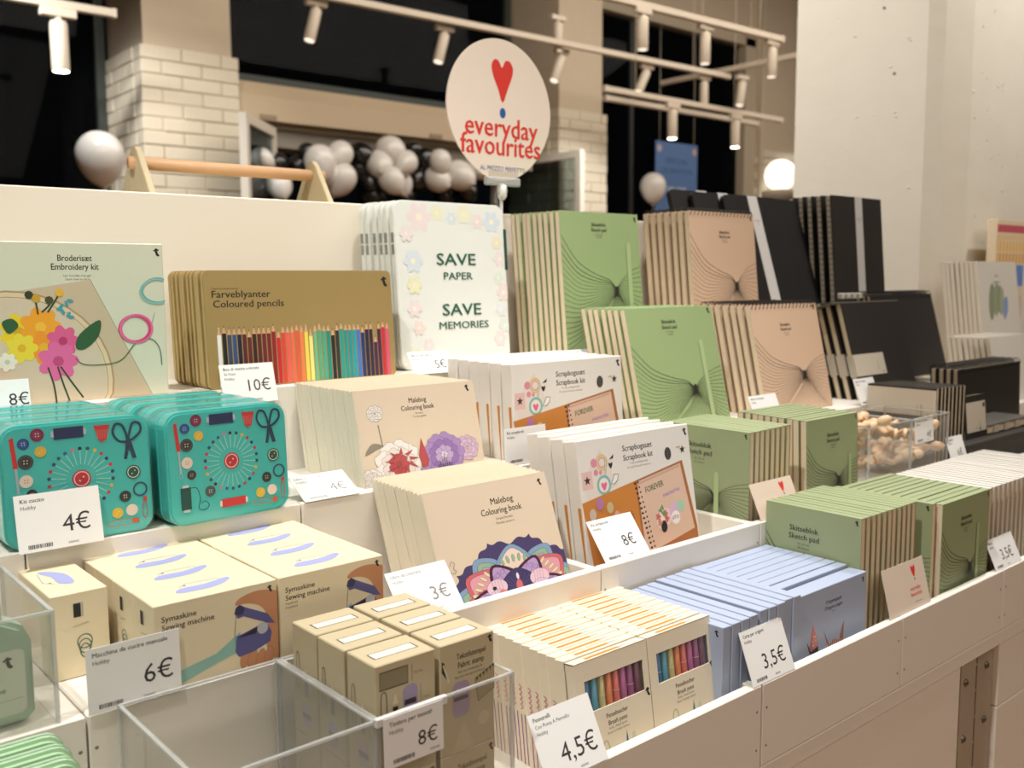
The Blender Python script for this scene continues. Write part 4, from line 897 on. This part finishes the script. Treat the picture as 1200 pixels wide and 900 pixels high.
def front_a(t):  # dimensions panel
    k = Ink(.0565, .0945); k.rect(.004, .074, .030, .088, '#8f8468'); k.line([(.004, .074), (.030, .074), (.030, .088), (.004, .088)], .0009, '#2b261e', True); k.line([(.034, .074), (.034, .088)], .0004, '#5a5244'); k.text('4,5 cm', .036, .0795, .003, '#5a5244', 'l')
    k.line(smoothline([(.005, .044), (.005, .068), (.0075, .072), (.010, .068), (.010, .044)], 3), .0008, '#3a342a'); k.rect(.0155, .050, .0205, .058, '#26221c'); k.poly([(.0155, .060), (.018, .069), (.0205, .060)], '#d8ceb4')
    k.poly([(x+.025, z+.044) for x, z in rr(.014, .028, .005)], '#a394b0'); k.rect(.0265, .056, .0375, .0605, '#3c3440'); k.line([(.042, .044), (.042, .070)], .0004, '#5a5244'); k.text('2 cm', .044, .057, .003, '#5a5244', 'l'); k.done('print', t)
def front_b(t):
    k = Ink(.0565, .0945); k.text('Tekstilstempel', .032, .079, .0068, '#2b261e', bold=True, width=.030); k.text('Fabric stamp', .032, .0715, .0068, '#2b261e', bold=True, width=.027); k.text('Sæt med stempelpude', .031, .067, .0029, '#4f4838'); k.text('Set with ink pad and letters', .031, .063, .0029, '#4f4838'); k.logo(.052, .0885, .0065)
    k.poly([(.002, .081), (.0045, .0795), (.0075, .066), (.0065, .0655), (.002, .072)], '#2b261e'); k.line([(.0035, .078), (.009, .062)], .0014, '#d8d0bc')
    k.poly([(x+.012, z+.030) for x, z in rr(.018, .030, .006)], '#a998b0'); k.rect(.0135, .044, .0285, .0475, '#4a3f50'); k.poly([(.036, .058), (.0565, .066), (.0565, .045), (.039, .038)], '#b0a17e', '#3a342a', .0007)
    for i in range(6): k.poly([(.037+i*.0035, .0585+i*.0013), (.039+i*.0035, .0592+i*.0013), (.038+i*.0035, .055+i*.0013)], '#3a342a')
    k.poly([(.010, .0), (.024, .026), (.034, .0)], '#cbbd9a'); k.disc(.045, .022, .006, '#d0c3a2', n=12); k.done('print', t)
where = {0: 'front left', 1: 'middle left', 2: 'back left', 3: 'front right', 4: 'middle right', 5: 'back right'}
for lay in (0, 1):
    for c in range(2):
        for r in range(3):
            t = stampbox('fabric stamp box, %s of the %s layer in the clear bin' % (where[c*3+r], ['lower', 'upper'][lay]), (.3765+c*.0612+random.uniform(-.0006, .0006), .5975+r*.0445, .7695+lay*.0945))
            if r == 0: (front_a if (c == 0 and lay) else front_b)(t)

# green glue bottles in the left bin
GLUE = M('#a6bfa9', .25, coat=.4, name='green_bottle'); LABL = M('#d2d8c6', .4)  # bottle colour paled to carry the misty haze of the acrylic bin
for i, (x, y) in enumerate(((.150, .778), (.076, .780), (.146, .83), (.070, .835))):
    t = thing('glue_bottle', 'green glue bottle in the clear bin, %s' % ['nearest to the right corner', 'left of the one at the corner', 'behind the one at the corner', 'at the back left of the bin'][i], 'bottle', (x, y, .9205), (0, 0, R(random.uniform(-5, 5))), 'green glue bottles'); t.scale = (1.3, 1.3, 1.3)
    body = prism([(-.024, .004), (-.020, 0), (.020, 0), (.024, .004), (.024, .046), (.020, .056), (.009, .062), (.009, .072), (-.009, .072), (-.009, .062), (-.020, .056), (-.024, .046)], -.011, .011, .003)
    obj('body', body, GLUE, t); obj('cap', lathem([(.008, .072), (.009, .074), (.006, .086), (.003, .098)], 14), M('#9fc0a4', .4), t)
    k = Ink(); k.poly([(x_-.019, z_+.006) for x_, z_ in rr(.038, .038, .004)], '#ccd3bf'); k.logo(.010, .037, .007); k.text('Hobbylim', -.004, .026, .0048, '#3c463c', bold=True); k.text('Hobby glue', -.003, .020, .0048, '#3c463c', bold=True); k.line([(-.017, .015), (.017, .015)], .0003, '#8a9684'); k.done('label_print', t, (0, -.0113, 0))
# mint cases in front of it
MINT = M('#b3d4ae', .45, name='mint_case')
t = thing('mint_case', 'x', 'case', (.052, .600, .817), (0, 0, 0), 'mint green cases')
obj('shell', prism(rr(.138, .088, .014, 5), 0, .014, .003), MINT, t); obj('seam', prism(rr(.1385, .0885, .0142, 5), .0064, .0076), M('#3f5a48', .5), t, (-.0002, 0, -.0002))
stack(t, 8, (0, .0178, .0022), 'mint green rounded case in the front tray, {} in its row', (), .002)
t = thing('riser_block', 'white riser block under the mint green cases', 'riser', (.05, .600, .7665)); obj('block', boxm((0, 0, 0), (.15, .145, .050)), WHITE, t)

# ---- brush pens
BX = M('#e6dac2', .5, name='brush_pen_box')
PEN = '#2f6a8c #4d8fa0 #b9ae78 #cf7a4c #c9685c #a85a86 #8f4a78 #6a3a4c'.split()
def brushbox(label, loc, front, mirror=False):
    w, d, h = .1015, .0128, .1275
    t = thing('brush_pen_box', label, 'box', loc, (R(-8), 0, 0), 'brush pen boxes')
    x0, x1, z0, z1 = (.012, .094, .078, .1085)
    if front:
        obj('box', boxesm([((0, .001, 0), (.001, d, h)), ((w-.001, .001, 0), (w, d, h)), ((0, d-.001, 0), (w, d, h)), ((0, .001, 0), (w, d, .001)), ((0, .0, h-.001), (w, d, h)),
            ((0, 0, 0), (x0, .001, h)), ((x1, 0, 0), (w, .001, h)), ((x0, 0, 0), (x1, .001, z0)), ((x0, 0, z1), (x1, .001, h))]), BX, t)
        for i, c in enumerate(PEN):
            p = obj('pen', tubem([(0, 0, .012), (0, 0, .07), (0, 0, .116)], .0046, 12), M(c, .35), t, (x0+.0055+i*.0101, .0062, 0))
            if i % 2 == 0: obj('pen_band', tubem([(0, 0, .088), (0, 0, .0885)], .0048, 12), M('#ddd6c6', .4), p)
        obj('window_film', boxm((x0, .0012, z0), (x1, .0014, z1)), FILM, t)
        k = Ink(w, h); k.text('Penseltuscher', .052, .0665, .0065, bold=True, width=.030); k.text('Brush pens', .052, .0592, .0065, bold=True, width=.026); k.text('8 stk. i flotte farver', .052, .055, .0033, '#6a6252'); k.text('8 pcs. in lovely colours', .052, .051, .0033, '#6a6252'); k.logo(.0975, .0755, .0085)
        k.ring(.033, .038, .0042, .0013, '#a9b89c', .008); k.poly([(.060, .032), (.0625, .048), (.0650, .032)], '#2d7a94'); k.disc(.072, .038, .003, '#c8d0b8', .006, 12); k.text('8 pcs', .052, .030, .0045, bold=True)
        k.done('print', t)
    else:
        obj('box', boxm((0, 0, 0), (w, d, h), .0006), BX, t)
    k = Ink(); k.rect(.020, .003, .066, .0074, '#d98418'); k.poly([(.066, .003), (.086, .0052), (.066, .0074)], '#a8b4b8'); k.done('top_print', t, (0, 0, h+.00015), (R(-90), 0, 0))
    k = Ink()
    for j in range(5): k.line(smoothline([(.0045, .060+.005*j), (.0085, .0625+.005*j), (.0045, .065+.005*j)], 3), .0010, '#c8708c')
    k.line([(.003, .004), (.0045, .055)], .0016, '#a86a94'); k.line([(.0085, .004), (.0095, .055)], .0014, '#8f6a9c'); k.done('side_print', t, (-.0002, d, 0), (0, 0, R(-90)))
    return t
for c, x in enumerate((.607, .710)):
    fr = brushbox('brush pen box with window of coloured pens, front of the %s row' % ['left', 'right'][c], (x, .600, .7635), True)
    p = brushbox('brush pen box, second in the %s row' % ['left', 'right'][c], (x, .6135, .7635), False)
    for i in range(2, 11): dup(p, (x+random.uniform(-.0008, .0008), .600+.0122*i+.0012, .7635+(0 if i < 6 else .0005)), 'brush pen box, %s in the %s row' % (ORD[i], ['left', 'right'][c]))

# ---- origami boxes
OB = M('#a8b3c9', .5, name='origami_box'); OBT = M('#b8c6de', .5)
def ori(label, loc, w, d, h, rz=0, full=False):
    t = thing('origami_box', label, 'box', loc, (R(-1), 0, R(rz)), 'blue origami paper boxes')
    obj('box', boxm((0, 0, 0), (w, d, h), .0007), OB, t); k = Ink(w, h)
    k.text('Origamipapir', .079, h-.022, .0068, '#3a3f52', bold=True); k.text('Origami paper', .079, h-.0295, .0068, '#3a3f52', bold=True); k.text('50 ark', .079, h-.034, .003, '#5a6074'); k.logo(w-.0085, h-.0085, .007)
    if full:
        k.poly([(.020, .061), (.030, .046), (.033, .028)], '#33402f'); k.poly([(.026, .050), (.034, .079), (.041, .052), (.034, .046)], '#c8707a'); k.poly([(.034, .079), (.045, .055), (.040, .044), (.033, .050)], '#d98c84'); k.poly([(.028, .046), (.045, .050), (.047, .028), (.034, .026)], '#3c3a34')
        for i in range(6): k.disc(.033+.003*(i % 3), .053+.005*(i//2), .0012, '#e8c8b8', n=6)
        k.poly([(.056, .066), (.070, .045), (.060, .038), (.068, .030), (.098, .034), (.101, .045), (.103, .068), (.098, .062), (.092, .046), (.080, .050), (.066, .044)], '#a5705c')
        for i in range(9): k.line([(.060+.0045*i, .034), (.062+.0045*i, .050-.001*abs(i-4))], .0009, '#ead9c8')
    k.done('print', t); return t
t = ori('x', (.951, .597, .763), .1545, .024, .1185, 0, True); t['label'] = 'blue origami box with folded paper kite, front of the wide row'
t['label'] = 'blue origami paper box with paper bird picture, front of right row'
thin = ori('x', (.950, .624, .766), .155, .0142, .1185, 0); thin['label'] = 'blue origami paper box, second in the right row'
for i in range(2, 9): dup(thin, (.9485+random.uniform(-.001, .001), .624+.0152*(i-1), .767), 'blue origami paper box, %s in the right row' % ORD[i], ('print',))
# left two groups show their backs sideways (they face left)
for g, (x0, n_, zt) in enumerate(((.806, 4, .0), (.872, 5, .003))):
    t = ori('x', (x0, .7465, .766), .150, .0145, .116+zt, -90)
    t['label'] = 'blue origami paper box facing left, first in the %s side group' % ['left', 'middle'][g]
    for i in range(1, n_): dup(t, (x0+.0155*i, .7465-.003*random.random(), .766+.0006*i), 'blue origami paper box facing left, %s in the %s side group' % (ORD[i], ['left', 'middle'][g]), ('print',))

# ---- black goods at right
BK2 = M('#2a2622', .6, noise=.06, scale=40, name='warm_black_cover'); CRM = M('#cfc5b3', .6, name='cream_band'); GRY = M('#6b6760', .5, name='grey_board')
t = thing('art_portfolio', 'x', 'portfolio', (1.640, 1.142, 1.117), (R(-17), 0, 0), 'black art portfolios')
obj('cover', prism(rr(.303, .318, .014, 5), 0, .010, .0012), BLACK, t)
obj('band', boxesm([((.086, -.0006, -.0004), (.120, .0, .3188)), ((.086, 0, .3180), (.120, .0106, .3192))]), M('#d9d6d0', .5), t)
k = Ink(); k.text('Art folder', .103, .262, .005, '#77736c'); k.text('A3', .103, .255, .005, '#77736c'); k.done('print', t, (0, -.0007, 0))
t['label'] = 'black art portfolio with a white paper band, front of three'
for i in (1, 2): d = dup(t, (1.640-.052*i-.03, 1.142+.0145*i, 1.117+.003*i), 'black art portfolio, %s of three, mostly hidden' % ORD[i], ('print',))
def sidespiral(label, w, h, loc, lean, group, th=.0135, band=True):
    t = thing('black_notebook', label, 'notebook', loc, (R(-lean), 0, 0), group)
    obj('cover', boxm((0, 0, 0), (w, .0014, h), .0003), BK2, t); obj('pages', boxm((.002, .0014, .002), (w-.002, th-.0014, h-.002)), PAPER, t); obj('back_cover', boxm((0, th-.0014, 0), (w, th, h), .0003), BK2, t)
    bm = bmesh.new()
    for i in range(26):
        z = .012+i*(h-.024)/25; pts = [(.001+math.cos(a)*th*.5, th*.5+math.sin(a)*th*.6, z+.0008*math.sin(a)) for a in [2*math.pi*q/8 for q in range(8)]]; add_tube(bm, pts, .0007, 3, True)
    obj('wire_binding', finish(bm), WIRE, t)
    if band: obj('band', boxesm([((w*.46, -.0007, 0), (w*.60, 0, h+.0006)), ((w*.46, 0, h), (w*.60, th, h+.0006))]), M('#c9c5c0', .5), t)
    return t
t = sidespiral('x', .216, .312, (1.910, 1.122, 1.117), 5, 'tall black spiral notebooks'); k = Ink(); k.text('Sketch book', .1145, .262, .005, '#77736c'); k.text('A4', .1145, .255, .005, '#77736c'); k.done('print', t, (0, -.0008, 0))
stack(t, 5, (-.001, .0225, 0), 'tall black spiral notebook with white band, {} in the top row', ('print',))
# middle shelf: black pads
def blackpad(label, w, h, loc, lean, group, th=.014, rz=0, band=None, spiral=False):
    t = thing('black_pad', label, 'pad', loc, (R(-lean), 0, R(rz)), group)
    obj('cover', boxm((0, 0, 0), (w, .0025, h), .0003), BK2, t); obj('pages', boxm((.001, .0025, .002), (w-.002, th-.0025, h-.001)), PAGE, t); obj('back_cover', boxm((0, th-.0025, 0), (w, th, h), .0003), BK2, t)
    if band: obj('band', boxesm([((band[0], -.0006, band[1]), (band[2], 0, band[3])), ((-.0006, -.0006, band[1]), (0, th, band[3]))] if band[0] < .002 else [((band[0], -.0006, band[1]), (band[2], 0, band[3]))]), CRM, t)
    if spiral: spiral_binding(t, w, h, th, 22, .010)
    return t
t = blackpad('x', .225, .198, (1.745, .965, 1.008), 16, 'black pads on the middle shelf', .0145, band=(.0, .048, .115, .092))
k = Ink(); k.text('Sketch pad', .088, .066, .0045, '#8a847a', rot=R(90)); k.disc(.104, .053, .002, '#57524a', n=8); k.disc(.006, .086, .0008, '#57524a', n=6); k.done('print', t, (0, -.0007, 0))
obj('top_board', boxm((-.03, .0, .198), (.228, .05, .2005)), GRY, t)
stack(t, 4, (-.003, .0205, 0), 'black pad with cream label, {} in its row on middle shelf', ('print', 'top_board'), .004)
for i in range(4):
    t = thing('label_peg', 'small white peg on the black pads, %s from left' % ['first', 'second', 'third', 'fourth'][i], 'peg', (1.818+i*.0235, 1.060, 1.2045), (0, 0, 0), 'white pegs on the black pads'); obj('peg', boxm((0, 0, 0), (.011, .012, .012), .002), M('#cfccc4', .4), t)
t = blackpad('x', .280, .190, (1.975, 1.035, 1.017), 15, 'wide black spiral pads', .011, spiral=True); t.location.z = 1.026
stack(t, 3, (0, .0125, .001), 'wide black spiral pad against the plaster column, {} of three', ())
# second level right
t = blackpad('x', .132, .17, (1.690, .926, .88), 0, 'landscape black pads facing left', .0135, -90, band=(.0, .118, .132, .166))
k = Ink(); k.text('Sketch pad', .1065, .126, .0055, '#4a453e', rot=R(90)); k.text('A5 landscape', .098, .128, .003, '#6a655c', rot=R(90)); k.rect(.115, .1195, .120, .1215, '#3a362f'); k.disc(.008, .161, .001, '#5a554c', n=6); k.done('print', t, (0, -.0007, 0))
stack(t, 8, (.0152, 0, -.0004), 'landscape black pad facing left with cream band, {} in its row', ('print', 'band'), .0)
t = blackpad('x', .090, .145, (1.815, .785, .88), 6, 'upright black notebooks', .012, band=(.004, .075, .086, .132)); t['label'] = 'upright black notebook with white label beside the wooden figures bin'; del t['group']
k = Ink(); k.text('Notebook', .060, .082, .006, '#57524a', rot=R(90)); k.text('A6', .045, .082, .004, '#57524a', rot=R(90)); k.rect(.074, .120, .083, .128, '#3a362f'); k.rect(.055, .078, .062, .081, '#57524a'); k.done('print', t, (0, -.0007, 0))
t = blackpad('x', .30, .183, (1.935, .860, .88), 2, 'black notebooks at the right edge', .013, band=(.004, .06, .055, .11), spiral=True)
stack(t, 4, (.0, .0148, 0), 'black spiral notebook near the right picture edge, {} in its row', ('band',), .0)
t = thing('black_gift_box', 'low black box with a lid at the right edge', 'box', (1.765, .766, .8805)); obj('base', boxm((.001, .001, 0), (.339, .119, .040), .001), M('#34332f', .5), t); obj('lid', boxm((0, 0, .038), (.340, .120, .062), .0015), M('#3c3b36', .5), t)
t = thing('grey_notebook_stack', 'grey topped notebook on the black box at the right edge', 'notebook', (1.90, .790, .9432)); obj('cover', boxm((0, 0, .016), (.2, .09, .019)), GRY, t); obj('pages', boxm((.004, .003, .002), (.196, .087, .016)), PAGE, t); obj('back_cover', boxm((0, 0, 0), (.2, .09, .002)), BK2, t)
for x in (.03, .08, .13): obj('page_tab', boxm((x, -.0006, .002), (x+.02, .003, .016)), CRM, t)
# white pads far right
WP = M('#dcd5c8', .5, name='white_cover')
def wpad(label, w, h, loc, lean, group, prt=False, rz=0, th=.0105):
    t = thing('watercolour_pad', label, 'pad', loc, (R(-lean), 0, R(rz)), group); obj('cover', boxm((0, 0, 0), (w, .0008, h)), WP, t); obj('pages', boxm((.0, .0008, .0), (w-.001, th-.001, h-.0006)), M('#d6cab4', .8), t); obj('backboard', boxm((0, th-.001, 0), (w, th, h)), M('#b39c7c', .8), t)
    obj('top_binding', boxm((0, 0, h-.0004), (w, th, h+.0008)), M('#e9e4da', .5), t)
    if prt:
        k = Ink(w, h); k.text('Sketch', w*.46, h*.88, .008, bold=True); k.text('Watercolour', w*.46, h*.83, .008, bold=True); k.text('A4', w*.46, h*.78, .004)
        for i, (x, z, r, c) in enumerate(((.30, .42, .026, '#8d9678'), (.42, .46, .024, '#98a084'), (.5, .46, .02, '#8b9474'), (.55, .42, .02, '#a2a88c'), (.66, .34, .014, '#7d93bf'), (.62, .3, .016, '#8a9cc0'))): k.disc(w*x, h*(z*.5+.5)-.010, r*.75, c, r*2.0, 14, -.2)
        k.done('print', t)
    return t
t = wpad('x', .25, .343, (2.640, 1.105, .9485), 7, 'white watercolour pads on the top shelf', True); stack(t, 8, (0, .0125, 0), 'white watercolour pad with green brush marks, {} in the top row', ('print',))
t = wpad('x', .24, .158, (2.34, .952, .9485), 10, 'white pads on the middle shelf at right'); stack(t, 8, (0, .0135, 0), 'white pad at the right picture edge, {} in the middle row', ())
t = wpad('x', .148, .168, (1.458, .747, .766), 0, 'white topped pads in the front tray', rz=-90); stack(t, 24 if False else 20, (.0165, 0, 0), 'white-topped pad in the front tray facing left, {} in its row', (), 0)
t = thing('paint_set_box', 'colourful paint box at the right picture edge behind the white pads', 'box', (2.985, 1.24, .9485), (0, 0, 0)); obj('box', boxm((0, 0, 0), (.2, .03, .47), .001), M('#e6d2b0', .5), t)
k = Ink(.2, .47)
for z0, z1, c in ((.0, .07, '#d8c8a8'), (.10, .165, '#6f8fc8'), (.17, .20, '#d8923c'), (.205, .235, '#e8b060'), (.24, .255, '#e8c89c'), (.262, .285, '#c85c68')): k.rect(.0, z0+.17, .2, z1+.17, c)
for i in range(8): k.rect(.006+i*.024, .34, .018+i*.024, .405, '#f0d8a8')
k.done('print', t)

# wooden figures in the bins
WDN = M('#dfbd96', .55, noise=.08, scale=30, name='pale_carved_wood')
def fig(label, loc, rot, s=1.0):
    t = thing('wooden_figure', label, 'figure', loc, tuple(R(a) for a in rot), 'pale wooden figures in the '+label.split()[-3]+' bin')
    obj('body', lathem([(.004*s, -.022*s), (.011*s, -.018*s), (.009*s, -.004*s), (.013*s, .012*s), (.006*s, .020*s), (.004*s, .026*s)], 12), WDN, t)
    obj('head', lathem([(.002*s, .024*s), (.007*s, .029*s), (.0085*s, .037*s), (.006*s, .045*s), (.001*s, .049*s)], 12), WDN, t)
    for sx in (-1, 1):
        obj('arm', tubem([(sx*.012*s, 0, .014*s), (sx*.022*s, .004*s, .002*s), (sx*.026*s, .010*s, -.014*s)], [.0045*s, .0038*s, .004*s], 8), WDN, t)
        obj('leg', tubem([(sx*.006*s, 0, -.018*s), (sx*.009*s, -.006*s, -.040*s), (sx*.008*s, .003*s, -.062*s), (sx*.008*s, -.009*s, -.065*s)], [.0058*s, .005*s, .0045*s, .004*s], 8), WDN, t)
    return t
pos = [(1.445, .80, .945, 80, 0, 70), (1.50, .80, .955, 90, 30, 110), (1.45, .84, .975, 70, 0, -40), (1.50, .85, .965, 95, 0, 60), (1.445, .80, 1.0, 60, 20, 20), (1.475, .835, 1.010, 85, 0, 90), (1.515, .81, .998, 90, 0, 150),
       (1.59, .80, .94, 90, 0, 80), (1.645, .81, .945, 80, 0, 30), (1.60, .84, .955, 95, 0, 120), (1.65, .80, .975, 60, 0, -30), (1.425, .82, .975, 20, 0, 40)]
for i, (x, y, z, a, b, c) in enumerate(pos): fig('pale wooden jointed figure lying in a heap in the %s clear bin' % ('right' if x > 1.55 else 'left'), (x, y, z), (a, b, c), 1.05)
